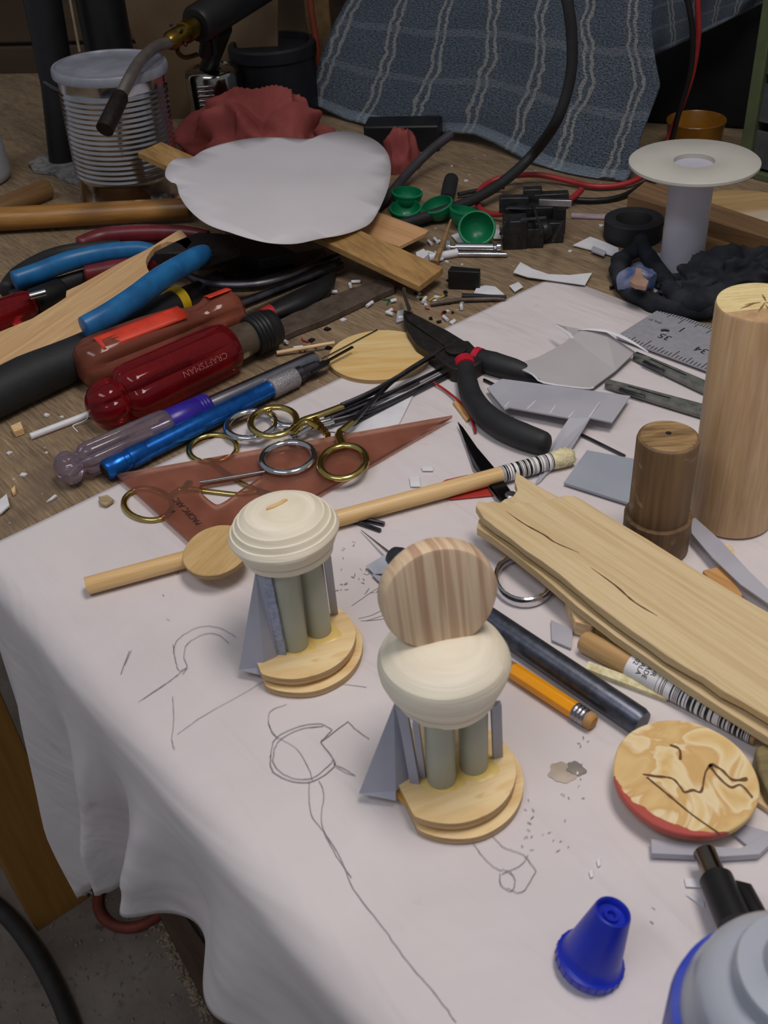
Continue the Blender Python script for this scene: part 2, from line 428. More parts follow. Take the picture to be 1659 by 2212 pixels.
for pts, wd in lines:
    rows = pencil(pts, wd); mb.grid(rows, uv=False)
R2 = random.Random(3)
for (cx_, cy_, n_, rx_, ry_) in [(775, 1260, 26, 45, 25), (755, 1195, 5, 25, 20), (1230, 1690, 10, 30, 50), (1180, 1810, 14, 55, 40), (1130, 1740, 6, 30, 30), (1480, 1980, 2, 80, 20), (300, 1290, 3, 100, 60), (1280, 1610, 4, 40, 25)]:
    for i in range(n_):
        x = cx_+R2.uniform(-rx_, rx_); y = cy_+R2.uniform(-ry_, ry_); a = R2.uniform(0, 6.3); L = R2.uniform(3, 10)
        mb.grid(pencil([(x, y), (x+math.cos(a)*L*.5+1, y+math.sin(a)*L*.5), (x+math.cos(a)*L, y+math.sin(a)*L)], R2.uniform(.25, .6)), uv=False)
mb.build('pencil_drawing', M['graphite'], sheet, fix=False)
#NEXT
# ================================================================== FIGURES
PZ = 1.2     # top of the paper
mdow = plain('grey_dowel', 'a9aa9a', 1.05, .45, c2='a0a292', sc=40)
mfoam = plain('foam_board_face', '9ea0ac', 1.1, .55, c2='989aa8', sc=40)
medge = plain('foam_board_edge', '9da3b8', 1.1, .8, c2='868ca2', sc=500, bump=.8, bsc=900)
mglue = plain('dried_glue', 'c9952f', 1, .25, c2='a8701c', sc=120)
t = NT('plywood_disc_face')
a1 = t.noise((9, 90, 90), 3, .6, 1.2); a2 = t.noise((60, 900, 900), 2); a3 = t.noise((30, 75, 40), 3, .5, .8)
c = t.ramp(a1, [(.35, lin('dfbd84')), (.62, lin('efd6a4'))])
c = t.mix(t.ramp(a3, [(.58, (0, 0, 0, 1)), (.68, (.75, .75, .75, 1))]), c, lin('d39c50'))
c = edged(t, c, 'b89468'); t.col(c); t.bump(a2, .2, .0004); mdisc = t.set(.5)
t = NT('turned_wood')
a1 = t.noise((25, 25, 700), 3, .6); a2 = t.noise((40, 40, 40), 3, .6)
c = t.ramp(a1, [(.3, lin('e2d8c0')), (.7, lin('f2ead6'))])
c = t.mix(t.ramp(a2, [(.66, (0, 0, 0, 1)), (.78, (.5, .5, .5, 1))]), c, lin('ddc28c'))
t.col(c); t.bump(t.noise((30, 30, 900), 2), .3, .0005); mturn = t.set(.55)
mpud = plain('glue_puddle_yellow', 'e6c878', 1, .3, c2='dcb868', sc=120)
def plate(cx, cy, z, r, h, tilt=0, cut=None, seed=0):
    """plywood disc with a slightly uneven rim; cut = (angle, distance) chops a side off"""
    mb = MB(); top = []; n = 72
    for i in range(n):
        a = 2*math.pi*i/n; rr = r*(1+.012*noise.noise(Vector((math.cos(a)*2, math.sin(a)*2, seed))))
        x, y = math.cos(a)*rr, math.sin(a)*rr
        if cut:
            ca, sa = math.cos(cut[0]), math.sin(cut[0]); d = x*ca+y*sa
            if d > cut[1]: x -= ca*(d-cut[1]); y -= sa*(d-cut[1])
        top.append((x, y))
    def up(x, y, zz): return W(cx+x, cy+y, z+zz + (-y)*math.tan(tilt))
    mb.prism([up(x, y, h) for x, y in top], [up(x, y, 0) for x, y in top]); return mb
def figure(label, bx, by, br, body, zb, rb, feet, fin, sfins, prof, cutang, rot):
    th = thing('wooden_figure', label, 'model figure', W(bx, by, PZ), rot)
    plate(bx+1.2, by-1.2, PZ, br, 3.2, 0, (cutang, br*.84), 2).build('base_disc', mdisc, th, bevel=.4)
    plate(bx-1, by+1, PZ+4.0, br*.985, 3.6, .055, (cutang, br*.80), 5).build('upper_disc', mdisc, th, bevel=.5)
    mb = MB(); mb.lathe([(br*.86, 0), (br*.84, .9), (br*.5, 1.0)], W(bx, by, PZ+3.1), n=40, wob=.1); mb.build('glue_bead', mglue, th)
    zf = PZ+7.4
    for fx, fy in feet:
        mb = MB(); mb.lathe([(5.0, 0), (5.4, .4), (5.4, zb-zf-.5), (5.2, zb-zf+3)], W(fx, fy, zf), n=28); mb.build('dowel_leg', mdow, th)
    for fx, fy in feet:
        mb = MB(); mb.lathe([(8.2, 0), (7.6, .35), (5.6, .7)], W(fx, fy, zf+.25), n=28, wob=.35); mb.build('glue_puddle', mpud, th)
    # big fin: polygon fin[0], outer edge runs fin[0][0] -> fin[0][1]
    pl_, thk = fin; n = (pl_[1]-pl_[0]).cross(pl_[2]-pl_[0]).normalized()
    if n.y > 0: n = -n
    k_ = len(pl_); n = n*thk*.001
    mb = MB(); mb.add([p for p in pl_]+[p-n for p in pl_], [tuple(range(k_)), tuple(range(2*k_-1, k_-1, -1))]+[(i, (i+1) % k_, (i+1) % k_+k_, i+k_) for i in range(k_)]); f1 = mb.build('fin', mfoam, th, ang=20)
    a, b = pl_[0], pl_[1]; out = (a-pl_[2]); out = (out-(b-a).normalized()*out.dot((b-a).normalized())).normalized()*.0026; e_ = n*.12
    mb = MB(); N = 30; rr = random.Random(4); L = []
    for i in range(N+1):
        p = a.lerp(b, i/N); j = out*rr.uniform(.8, 1.15); L.append([p-n-e_, p-n-e_+j*1.0-n*.2, p+e_+j, p+e_])
    mb.grid(L, uv=False); mb.build('fin_edge', medge, f1, ang=20, fix=False)
    for q0, q1, wd, th_, m_ in sfins:   # narrow upright strips q0 (foot) -> q1 (head)
        ax = (q1-q0).normalized(); sx = Vector(wd).normalized(); sx = (sx-ax*sx.dot(ax)).normalized(); sy = ax.cross(sx)
        w2 = Vector(wd).length*.5; mb = MB()
        vs = []
        N = 14
        for i in range(N+1):
            p = q0.lerp(q1, i/N); j = 1+(rr.uniform(-.12, .12) if m_ is medge else 0)
            vs.append([p-sx*w2-sy*th_*.0005, p+sx*w2*j-sy*th_*.0005, p+sx*w2*j+sy*th_*.0005, p-sx*w2+sy*th_*.0005, p-sx*w2-sy*th_*.0005])
        mb.grid(vs, uv=False); mb.add(vs[0][:4], [(0, 1, 2, 3)]); mb.add(vs[-1][:4], [(0, 1, 2, 3)]); mb.build('side_fin', m_, th, ang=20)
    mb = MB(); mb.lathe(prof, W(body[0], body[1], zb), (body[2], body[3], 1), n=64, wob=.03); mb.build('turned_body', mturn, th, ang=24)
    return th
# right-hand figure
prof2 = [(12, 0), (17.8, .2), (18.9, 2.4), (19.1, 4.0), (18.3, 4.7), (19.7, 5.4), (21.3, 8.3), (21.9, 9.0), (22.9, 12), (23.4, 15), (23.2, 17), (22.0, 20), (19, 22.9), (14, 25.2), (8, 26.4), (0, 26.9)]
PC2 = P(977, 1668, 8); PC1 = P(649, 1384, 8)
fin2 = [P(851, 1521, 44), P(775, 1714, 6), P(855, 1730, 5), P(855, 1709, 7.5), P(888, 1679, 9), P(862, 1528, 44)]
fig2 = figure('wooden figure with a striped disc glued upright on its turned body',
       PC2.x*1000, PC2.y*1000, 25.2, (17.0, 248, -.01, .02), 42, 23, [(13.5, 235.5), (26, 240.5)], (fin2, 2.2),
       [(P(897, 1692, 8.5), P(870, 1535, 44), (.0034, -.001, 0), 1.8, mfoam), (P(914, 1680, 8.5), P(898, 1560, 44), (.0022, -.0005, 0), 1.6, mfoam),
        (P(1075, 1634, 8.5), P(1071, 1520, 44), (.0036, .0008, 0), 1.8, mfoam)], prof2, math.radians(198), .35)
# the disc on top of it
t = NT('end_grain_disc')
a1 = t.noise((330, 30, 9), 1, .4, .15); a2 = t.noise((12, 12, 12), 3); a4 = t.noise((900, 60, 40), 2)
c = t.ramp(a1, [(.36, lin('bc9470')), (.46, lin('dcbb94')), (.56, lin('e4c8a2')), (.68, lin('c8a27c'))])
c = t.mix(.15, c, a4); c = t.mix(t.ramp(a2, [(.6, (0, 0, 0, 1)), (.75, (.5, .5, .5, 1))]), c, lin('c9a27c'))
t.col(c); mend = t.set(.5)
foot = P(960, 1394, 66); nrm = Vector((.17, -.96, .16)).normalized(); side = Vector((0, 0, 1)).cross(nrm).normalized(); upv = nrm.cross(side)
cen = foot + upv*.0192 + side*.0
mb = MB(); mb.lathe([(18.0, -4.3), (19.6, -4.0), (20.3, -2.5), (20.3, 2.6), (19.6, 4.0), (18.6, 4.3)], cen - nrm*.0035, nrm, n=72, wob=.02)
mb.build('standing_disc', mend, fig2, bevel=0)
mb = MB(); mb.tube(smooth([foot+side*x*.001+Vector((0, 0, h*.001))+nrm*.0008 for x, h in ((-9, 1.2), (-4, -.1), (1, -.4), (5, .0), (7, .8))], 3), lerpl([.3, .6, .8, .7, .3], 3), n=10, sq=(.6, 1.3)); mb.build('glue_seam', mglue, fig2)
# left-hand figure
fin1 = [P(552, 1233, 52), P(516, 1447, 6), P(570, 1460, 5), P(570, 1441, 7.5), P(598, 1420, 9), P(567, 1243, 52)]
prof1 = [(12, 0), (17.5, .2), (18.8, .8), (19.6, 3.8), (18.9, 4.5), (20.4, 5.2), (21.7, 8.2), (22.5, 9.8), (22.6, 11), (21.6, 13.2), (21.0, 13.3), (20.0, 15.8), (19.3, 15.9), (17.8, 18.3), (17.1, 18.4), (14.4, 20.6), (13.6, 20.7), (9, 22.6), (0, 23.2)]
fig1 = figure('wooden figure of two dowel legs and ribbed turned body with only a small stub on top',
       PC1.x*1000, PC1.y*1000, 25.4, (-40.5, 322, -.05, .07), 52, 22, [(-42, 310.5), (-32, 318)], (fin1, 2.2),
       [(P(609, 1414, 8.5), P(575, 1235, 54), (.0040, -.001, 0), 2.2, medge), (P(722, 1324, 8.5), P(706, 1200, 54), (.003, .0008, 0), 1.8, mfoam)], prof1, math.radians(198), .2)
mb = MB(); q = W(-42.5, 324, 74.4)
pts = [(0, 0), (3, 2.5), (4.5, 2.2), (2.2, -.5), (-1, -2.5), (-4, -3.2), (-3.6, -1.6)]
mb.prism([q+Vector((x*.001, y*.001, .0014)) for x, y in pts], h=.0012); mb.build('broken_stub', M['ply'], fig1, bevel=.3)

# ================================================================== DOWELS, DISCS AND STICKS ON THE PAPER
mdowel = wood('birch_dowel', 'e3c08a', 'cfa76c', 1.0, 160, 9, rough=.4)
def cyl_thing(name, label, cat, a, b, r, m, group=None, n=28, ends=None, bevel=0, radii=None):
    th = thing(name, label, cat, Vector((a.x, a.y, min(a.z, b.z)-r*.001)), ang_of(a, b), group)
    mb = MB(); mb.tube([a, b], radii or [r, r], n=n); mb.build('shaft', m, th, bevel=bevel); return th
def one(name, mb, m, label, cat, group=None, rotz=0, kind=None, **k):
    return tag(mb.build(name, m, rotz=rotz, **k), label, cat, group, kind)
mbar = stripes_mat()
def sleeve(th, a, b, r, m, name='barcode_label'):
    mb = MB(); mb.tube([a, b], [r, r], n=28); return mb.build(name, m, th)
# long dowel with barcode
a = P(186, 1266, PZ+4.6); b = P(1236, 984, PZ+4.6)
dw = thing('wooden_dowel', 'long thin round dowel with a barcode band near its ragged far end', 'dowel', a, ang_of(a, b))
mb = MB(); mb.tube([a, b.lerp(a, .05)], [4.3, 4.3], n=28); mb.build('shaft', mdowel, dw, bevel=.3)
d = b-a; sleeve(dw, a+d*.838, a+d*.952, 4.5, mbar)
mraw = plain('torn_wood_end', 'ece4bc', 1, .8, c2='cfc393', sc=300, bump=1, bsc=600)
mb = MB(); rr = random.Random(3); ax = d.normalized(); N = 9; pts = [a+d*(.952+.048*i/N) for i in range(N+1)]
mb.tube(pts, [4.5, 4.7, 5.0, 5.0, 4.8, 5.0, 4.9, 5.0, 4.6, 3.6], n=20)
for i, v in enumerate(mb.v): v += Vector((rr.uniform(-1, 1), rr.uniform(-1, 1), rr.uniform(-1, 1)))*.0005*(i//20)/5
mb.build('torn_end', mraw, dw, ang=80)
# disc lying on the dowel
c0 = P(468, 1192, 13.2)
mdisc2 = wood('weathered_disc_wood', 'cfae7a', 'b9975f', 1, 200, 14, rough=.6, edge='9a7c58')
mb = MB(); nn = (Vector((-.10, -.12, 1))).normalized()
mb.lathe([(15.6, -1.7), (16.2, -1.4), (16.2, 1.2), (15.8, 1.6)], c0, nn, n=60, wob=.02)
one('wooden_disc', mb, mdisc2, 'small tan wooden disc resting on the long thin dowel', 'wooden disc', rotz=.9)
# oval pale disc at the bench
mb = MB(); mb.lathe([(32, 0), (32.6, .5), (32.6, 3.4), (32.0, 4)], P(820, 776, 0), n=80, wob=.02)
for v in mb.v: dy = v.y-P(820, 776, 0).y; v.y -= dy*.04
mpd = wood('pale_pine_disc', 'ecd49c', 'd8b06c', 1, 70, 6, rough=.45, dark='dcae66', dist=1.2, edge='a88e68')
o_ = one('wooden_disc', mb, mpd, 'pale round pine disc lying at the top edge of the paper', 'wooden disc', rotz=-.05, bevel=.5)
# marbled disc, bottom right
t = NT('spalted_wood')
a1 = t.noise((32, 32, 32), 3, .5, 1.2); a2 = t.noise((22, 22, 22), 2, .4, .8); a3 = t.noise((500, 60, 60), 3)
c = t.ramp(a1, [(.30, lin('cc9e60')), (.40, lin('e2c488')), (.47, lin('ecd8ac')), (.50, lin('d4ac6e')), (.58, lin('e0c084')), (.72, lin('d6b074'))])
sx = t.n('ShaderNodeSeparateXYZ'); t.l(t.tc.outputs['Object'], sx.inputs[0])
# the red paint smear keeps to one side of the rim
rad = t.math('SQRT', t.math('ADD', t.math('MULTIPLY', sx.outputs[0], sx.outputs[0]), t.math('MULTIPLY', sx.outputs[1], sx.outputs[1])))
sidev = t.math('ADD', t.math('MULTIPLY', sx.outputs[0], -.62), t.math('MULTIPLY', sx.outputs[1], -.78))
fl = t.math('ADD', t.math('ADD', t.math('MULTIPLY', sidev, 40.0), t.math('MULTIPLY', rad, 55.0)), t.math('MULTIPLY', a1, .9))
c = t.mix(t.ramp(t.math('SUBTRACT', fl, 2.50), [(0, (0, 0, 0, 1)), (.03, (1, 1, 1, 1))]), c, lin('b25045'))
t.col(c); t.bump(a3, .3, .0005); mspal = t.set(.4)
cc = P(1478, 1680, 9.5); mb = MB()
mb.lathe([(24.9, -1.3), (25.5, -1.0), (25.6, 1.3), (25.2, 1.7)], Vector((0, 0, 0)), (0.02, .0, 1), n=80, wob=.02)
for v in mb.v: v += cc
md = one('wooden_disc', mb, mspal, 'marbled wooden disc with a red painted lower rim near the glue bottle', 'wooden disc', loc=cc, rotz=0)
mb = MB()
for pts in ([(770, 1080), (800, 1035), (850, 1020), (930, 1030), (1010, 1040), (1050, 1080), (1070, 1105), (1110, 1095), (1150, 1100), (1170, 1010), (1200, 970)], [(890, 1035), (1000, 1125), (1110, 1215), (1240, 1305)], [(1190, 975), (1230, 1030), (1290, 1080), (1340, 1070), (1395, 1130)], [(1200, 970), (1250, 1000), (1300, 1045), (1370, 1040)], [(1000, 880), (1045, 900), (1050, 950)]):
    w_ = smooth(px([(994+x/2.207, 1210+y/2.207) for x, y in pts], 11.5), 6); n_ = len(w_); rows = []
    for i, p in enumerate(w_):
        dd = (w_[min(i+1, n_-1)]-w_[max(i-1, 0)]).normalized(); qq = Vector((-dd.y, dd.x, 0))*.00042*(.6+1.2*abs(noise.noise(p*300))); rows.append([p-qq, p+qq])
    mb.grid(rows, uv=False)
mb.build('dark_vein', plain('dark_vein', '6e4c30', 1, .7), md, fix=False)
# square stick
a = P(1268, 1440, 2.4); b = P(1444, 1506, 2.4)
mb = MB(); mb.tube([a, b], [2.7, 2.7], n=4, up=(0, .6, 1)); one('wooden_stick', mb, mraw, 'short pale square stick beside the short barcoded dowel', 'stick', rotz=ang_of(a, b), bevel=.2)
# second barcoded dowel
a = P(1258, 1383, 5.5); b = P(1640, 1585, 5.5)
dw2 = thing('wooden_dowel', 'short dark-banded dowel with a white printed label under the board edge', 'dowel', a, ang_of(a, b)); d = b-a
mb = MB(); mb.tube([a, a+d*.02, b], [4.0, 4.9, 4.9], n=28); mb.build('shaft', wood('old_dowel_wood', 'cba877', 'b08a58', 1, 160, 9, rough=.45), dw2)
sleeve(dw2, a+d*.29, a+d*.47, 5.05, M['white'], 'paper_label'); sleeve(dw2, a+d*.47, a+d*.98, 5.05, mbar)
axd = d.normalized(); R0 = .00515
def onto(cstart, a0, s_=1):
    # lettering wrapped on the dowel: text runs round it, lines stack along it
    sd = axd.cross(Vector((0, 0, 1))).normalized()
    def f(p):
        ang = a0 + p.x/R0
        return cstart + axd*p.y + (sd*math.sin(ang) + Vector((0, 0, 1))*math.cos(ang))*(R0+p.z)
    return f
for k, s_ in enumerate(['#02', 'MALA', 'MADE', 'FOR']):
    text_part('printed_text', s_, 3.0, a, axd, axd, M['ink'], dw2, bend=onto(a+d*(.318+.036*k), -.45))
# pencil
a = P(1085, 1433, 4.6); b = P(1283, 1562, 4.6); d = b-a
pc = thing('pencil', 'yellow pencil stub with a metal band lying beside the steel scriber', 'pencil', a, ang_of(a, b))
mb = MB(); mb.tube([a, a+d*.02], [3.4, 3.6], n=6, up=(0, 0, 1)); mb.tube([a+d*.0, a+d*.13], [3.2, 3.5], n=6); mb.build('bare_wood', plain('cut_pencil_wood', 'b08a70', 1, .6), pc)
mb = MB(); mb.tube([a+d*.12, a+d*.83], [3.65, 3.65], n=6); mb.build('barrel', plain('yellow_paint', 'f0a012', 1.1, .3, c2='e8960c'), pc, bevel=.3)
mb = MB(); mb.tube([a+d*(.80+.012*i) for i in range(12)], [3.7 if i % 3 else 3.5 for i in range(12)], n=28); mb.build('ferrule', M['steel'], pc)
mb = MB(); mb.tube([a+d*.93, a+d*.98, a+d*1.0], [3.5, 3.4, 2.6], n=28); mb.build('eraser', plain('worn_eraser', 'a88a68', 1, .7, c2='d09030', sc=300), pc)
# steel scriber: handle + needle
a = P(846, 1198, 5.8); b = P(1388, 1563, 5.8); d = b-a; L = d.length
sc_ = thing('scriber', 'grey steel scriber rod with a fine needle tip lying behind the figures', 'scriber', a, ang_of(a, b))
msc = plain('blued_steel', '585c68', 1, .38, .85, c2='484c56', sc=300)
mb = MB(); mb.tube([a+d*.03, a+d*.06, a+d*.985, b], [5.4, 5.7, 5.7, 5.0], n=36); mb.build('rod', msc, sc_, ang=50)
mb = MB(); mb.tube([a, a+d*.005, a+d*.03, a+d*.055, a+d*.06], [3.5, 4.6, 6.0, 5.6, 4.5], n=28); mb.build('collar', plain('dark_collar', '3a3c46', 1, .4, .3), sc_)
mb = MB(); mb.tube([P(780, 1145, 1.8), a-d*.008, a+d*.01], [.15, .8, 1.1], n=12); mb.build('needle', M['steel'], sc_)
# big splintered board
mboard = wood('splintered_board', 'dcc79c', 'c2a474', 1.0, 240, 7, rough=.7, bump=.6, lo=.25, hi=.6)
bd = thing('pine_board', 'wide splintered pine board lying across the scissors at the right', 'board', P(1300, 1250, 9), ang_of(P(1045, 1115, 22), P(1659, 1548, 22)))
top = [(1028, 1093), (1034, 1082), (1050, 1086), (1066, 1082), (1090, 1088), (1120, 1084), (1150, 1087), (1185, 1082), (1205, 1074), (1222, 1070), (1242, 1071), (1262, 1082), (1310, 1112), (1400, 1165), (1500, 1228), (1600, 1288), (1700, 1345), (1780, 1395), (1800, 1640),
       (1659, 1548), (1610, 1519), (1560, 1490), (1520, 1462), (1480, 1440), (1440, 1414), (1400, 1385), (1365, 1362), (1330, 1335), (1290, 1306), (1250, 1275), (1210, 1240), (1170, 1210), (1135, 1188), (1100, 1160), (1070, 1138), (1045, 1118)]
tp = px(top, 22); bt = []
for i, p in enumerate(tp):
    bt.append(p - Vector((0, 0, .0042)) + Vector((R.uniform(-.6, .6), R.uniform(-.6, .6), 0))*.001)
mb = MB(); mb.prism(tp, bt); mb.build('upper_layer', mboard, bd, ang=30, bevel=.4)
low = [(1114, 1019), (1128, 1028), (1155, 1045), (1185, 1062), (1212, 1076), (1400, 1200), (1800, 1430), (1800, 1650), (1659, 1592), (1560, 1530), (1480, 1478), (1400, 1422), (1330, 1374), (1250, 1312), (1170, 1243), (1100, 1188), (1060, 1158), (1030, 1140), (1034, 1122), (1062, 1100), (1090, 1078), (1108, 1072), (1118, 1058), (1112, 1040)]
tp = px(low, 15.6); mb = MB(); mb.prism(jag(tp, .012, .0004, 5), h=.0045); mb.build('lower_layer', mboard, bd, ang=30, bevel=.3)
# cracks in its face
mb = MB()
for pts in ([(1092, 1103), (1130, 1130), (1175, 1155), (1200, 1172), (1252, 1194)], [(1275, 1225), (1330, 1265), (1370, 1300), (1420, 1330)]):
    w_ = smooth(px(pts, 22.12), 5); n_ = len(w_)
    rows = []
    for i, p in enumerate(w_):
        dd = (w_[min(i+1, n_-1)]-w_[max(i-1, 0)]).normalized(); q = Vector((-dd.y, dd.x, 0))*.00045*math.sin(math.pi*(i+.3)/n_)*(1+.5*noise.noise(p*400)); rows.append([p-q, p+q])
    mb.grid(rows, uv=False)
mb.build('crack', plain('dark_crack', '6a4a30', 1, .9), bd, fix=False)
# wood blocks under the board
mblk = wood('green_tinged_wood', '8d7f54', '6f6240', 1, 160, 12)
mb = MB(); mb.prism(px([(1285, 1352), (1300, 1338), (1400, 1385), (1480, 1450), (1440, 1420), (1380, 1400), (1310, 1388)], 9), h=.0075); one('wood_offcut', mb, mblk, 'dull green offcut wedged under the edge of the splintered board', 'wood offcut', bevel=.5)
mb = MB(); mb.prism(px([(1222, 1285), (1262, 1300), (1300, 1340), (1278, 1352), (1242, 1342)], 9.5), h=.008); one('wood_offcut', mb, M['pine'], 'pale offcut propping up the splintered board above the nail', 'wood offcut', bevel=.5)
mb = MB(); mb.tube([P(1236, 1333, 3), P(1330, 1335, 3)], [.8, .8], n=12); one('nail', mb, M['chrome'], 'shiny nail poking out from under the splintered board', 'nail')
# right side blocks
mb = MB(); mb.prism(px([(1632, 1615), (1659, 1600), (1720, 1640), (1700, 1760), (1659, 1708), (1640, 1668)], 10), h=.009); one('wood_offcut', mb, mblk, 'green-brown wood block just right of the marbled disc', 'wood offcut', bevel=1)
mb = MB(); mb.prism(px([(1638, 1662), (1659, 1672), (1720, 1720), (1720, 1790), (1630, 1728)], 3.5), h=.0022); one('wooden_stick', mb, M['pine'], 'flat pale stick running out from under the marbled disc', 'stick', bevel=.3)
mb = MB(); mb.prism(px([(1518, 1232), (1560, 1221), (1604, 1283), (1600, 1296), (1570, 1300)], 5), h=.0036); one('wood_offcut', mb, wood('orange_offcut', 'd0a064', 'b07c44', 1, 200, 14), 'orange-tan splinter between the board and the long grey strip', 'wood offcut', bevel=.4, rotz=-.9)
mb = MB(); mb.prism(px([(1560, 1172), (1583, 1180), (1587, 1200), (1570, 1190)], 3), h=.0022); one('wood_offcut', mb, M['pine'], 'tiny tan chip at the foot of the large wooden cylinder', 'wood offcut', bevel=.3)
# tall cylinders
a = P(1577, 1112, PZ); b = W(1000*P(1648, 655, 112).x, 1000*P(1648, 655, 112).y, 112)
tc = thing('wooden_cylinder', 'tall pale wooden cylinder standing at the right edge of the ruler', 'wooden cylinder', a, 0)
mcyl = wood('pale_vertical_grain', 'd9b27a', 'b98d55', 1.0, 90, 90, rough=.4)
t = NT('pale_cylinder_side'); a1 = t.noise((140, 140, 5), 3, .6, .3); a2 = t.noise((700, 700, 30), 2)
c = t.ramp(a1, [(.3, lin('ad8048')), (.65, lin('caa066'))]); c = t.mix(.2, c, a2); t.col(c); mcylv = t.set(.38)
mb = MB(); mb.tube([a, a.lerp(b, .992), b], [19.6, 19.6, 19.2], n=64); mb.build('cylinder', mcylv, tc, ang=50)
mb = MB(); mb.lathe([(19.1, 0), (19.1, .25)], b, n=64); eg = mb.build('end_grain', wood('pale_end_grain', 'e8d6a2', 'cdb57c', 1, 700, 120), tc)
mb = MB(); rr = random.Random(9)
for k in range(7):
    an = rr.uniform(0, 6.28); r0_, r1_ = rr.uniform(0, 5), rr.uniform(7, 15); q0 = b+Vector((math.cos(an)*r0_+1, math.sin(an)*r0_, .4))*.001*Vector((1, 1, 1)).x; q1 = b+Vector((math.cos(an+.3)*r1_*.001, math.sin(an+.3)*r1_*.001, .0004))
    q0 = Vector((q0.x, q0.y, b.z+.0004)); dd = (q1-q0).normalized(); s_ = Vector((-dd.y, dd.x, 0))*.0005
    mb.grid([[q0-s_*.3, q0+s_*.3], [q0.lerp(q1, .5)-s_, q0.lerp(q1, .5)+s_], [q1-s_*.1, q1+s_*.1]], uv=False)
mb.build('crack', plain('end_crack', '8a6436', 1, .9), tc, fix=False)
t = NT('dark_walnut_side'); a1 = t.noise((220, 220, 9), 4, .6, .3); a2 = t.noise((60, 60, 60), 4, .65, .6)
c = t.ramp(a1, [(.3, lin('55402c')), (.65, lin('7e6244'))]); c = t.mix(t.ramp(a2, [(.60, (0, 0, 0, 1)), (.68, (.7, .7, .7, 1))]), c, lin('a08e76')); t.col(c); t.bump(a1, .4, .0006); mwal = t.set(.6)
a = P(1413, 1178, PZ); b = W(a.x*1000, a.y*1000, 63)
pl = thing('dark_plug', 'short dark brown stepped wooden plug standing behind the splintered board', 'wooden plug', a, 0)
mb = MB(); mb.lathe([(15.2, 0), (15.4, .5), (15.4, 19), (14.8, 19.6), (13.6, 19.6), (13.6, 60.5), (13.2, 62), (12.2, 62.6)], a, n=56, wob=.02); mb.build('body', mwal, pl)
t = NT('dark_end_grain'); a1 = t.noise((40, 260, 40), 4, .6, .8, rz=.6); t.col(t.ramp(a1, [(.35, lin('5e452a')), (.62, lin('a5875a'))])); t.bump(a1, .6, .0008)
mb = MB(); mb.lathe([(12.3, 0), (12.0, .35)], a+Vector((0, 0, .0624)), n=56); mb.build('top_face', t.set(.7), pl)
mb = MB(); mb.lathe([(1.4, 0), (1.3, .15)], a+Vector((.0005, .002, .0627)), n=16); mb.build('drill_mark', M['ink'], pl)
# steel ruler
A = P(1425, 667, 3.5); A2 = P(1560, 713, 3.5); LL = P(1360, 738, 3.5)
rd = (A2-A).normalized(); rn = Vector((rd.y, -rd.x, 0)); wr = abs((LL-A).dot(rn)); ang = math.atan2(rd.y, rd.x)
ru = thing('steel_ruler', 'wide steel ruler with black numbers running behind the tall wooden cylinder', 'ruler', Vector((A.x, A.y, A.z-.001)), ang)
def RU(x, y, z=0): return A + rd*x*.001 + rn*y*.001 + Vector((0, 0, z*.001))
w1 = wr*1000
mb = MB(); hole = [(19+2.9*math.cos(i*math.pi/10), w1*.46+2.9*math.sin(i*math.pi/10)) for i in range(20)]
outer = [(0, 1), (1, 0), (160, 0), (160, w1), (1, w1), (0, w1-1)]
import mathutils.geometry as mg
allp = [Vector((x, y, 0)) for x, y in outer], [Vector((x, y, 0)) for x, y in hole]
tris = mg.tessellate_polygon(allp); fl = allp[0]+allp[1]
mb.add([RU(v.x, v.y) for v in fl] + [RU(v.x, v.y, -1) for v in fl], list(tris) + [tuple(i+len(fl) for i in q[::-1]) for q in tris] + [(i, (i+1) % 6, (i+1) % 6+26, i+26) for i in range(6)] + [(6+i, 6+(i+1) % 20, 32+(i+1) % 20, 32+i) for i in range(20)])
mb.build('blade', plain('matte_steel', 'a4a4aa', 1.1, .45, .25, c2='9a9aa2', sc=300), ru, ang=20)
mb = MB()
for i in range(1, 60):
    ln_ = 9 if i % 10 == 0 else (6.5 if i % 5 == 0 else 3.6); q = RU(i*2.54*.8, ln_/2+.4, .06); mb.box(q, (.0005, ln_*.001, .0001), Matrix.Rotation(ang, 3, 'Z'))
for i in range(1, 48):
    ln_ = 9 if i % 8 == 0 else (6.5 if i % 4 == 0 else 4); q = RU(i*3.175*.8, w1-ln_/2-.4, .06); mb.box(q, (.0005, ln_*.001, .0001), Matrix.Rotation(ang, 3, 'Z'))
mb.build('graduation_marks', M['ink'], ru, fix=False)
text_part('numeral', '10 THS', 3.2, RU(2.5, w1*.36, .05), rd, -rn, M['ink'], ru)
text_part('numeral', '1', 9, RU(24.5, w1*.38, .05), rd, -rn, M['ink'], ru)
text_part('numeral', '35', 8.5, RU(28, w1*.56, .05), -rd, rn, M['ink'], ru)
text_part('numeral', '34', 8.5, RU(54, w1*.56, .05), -rd, rn, M['ink'], ru)
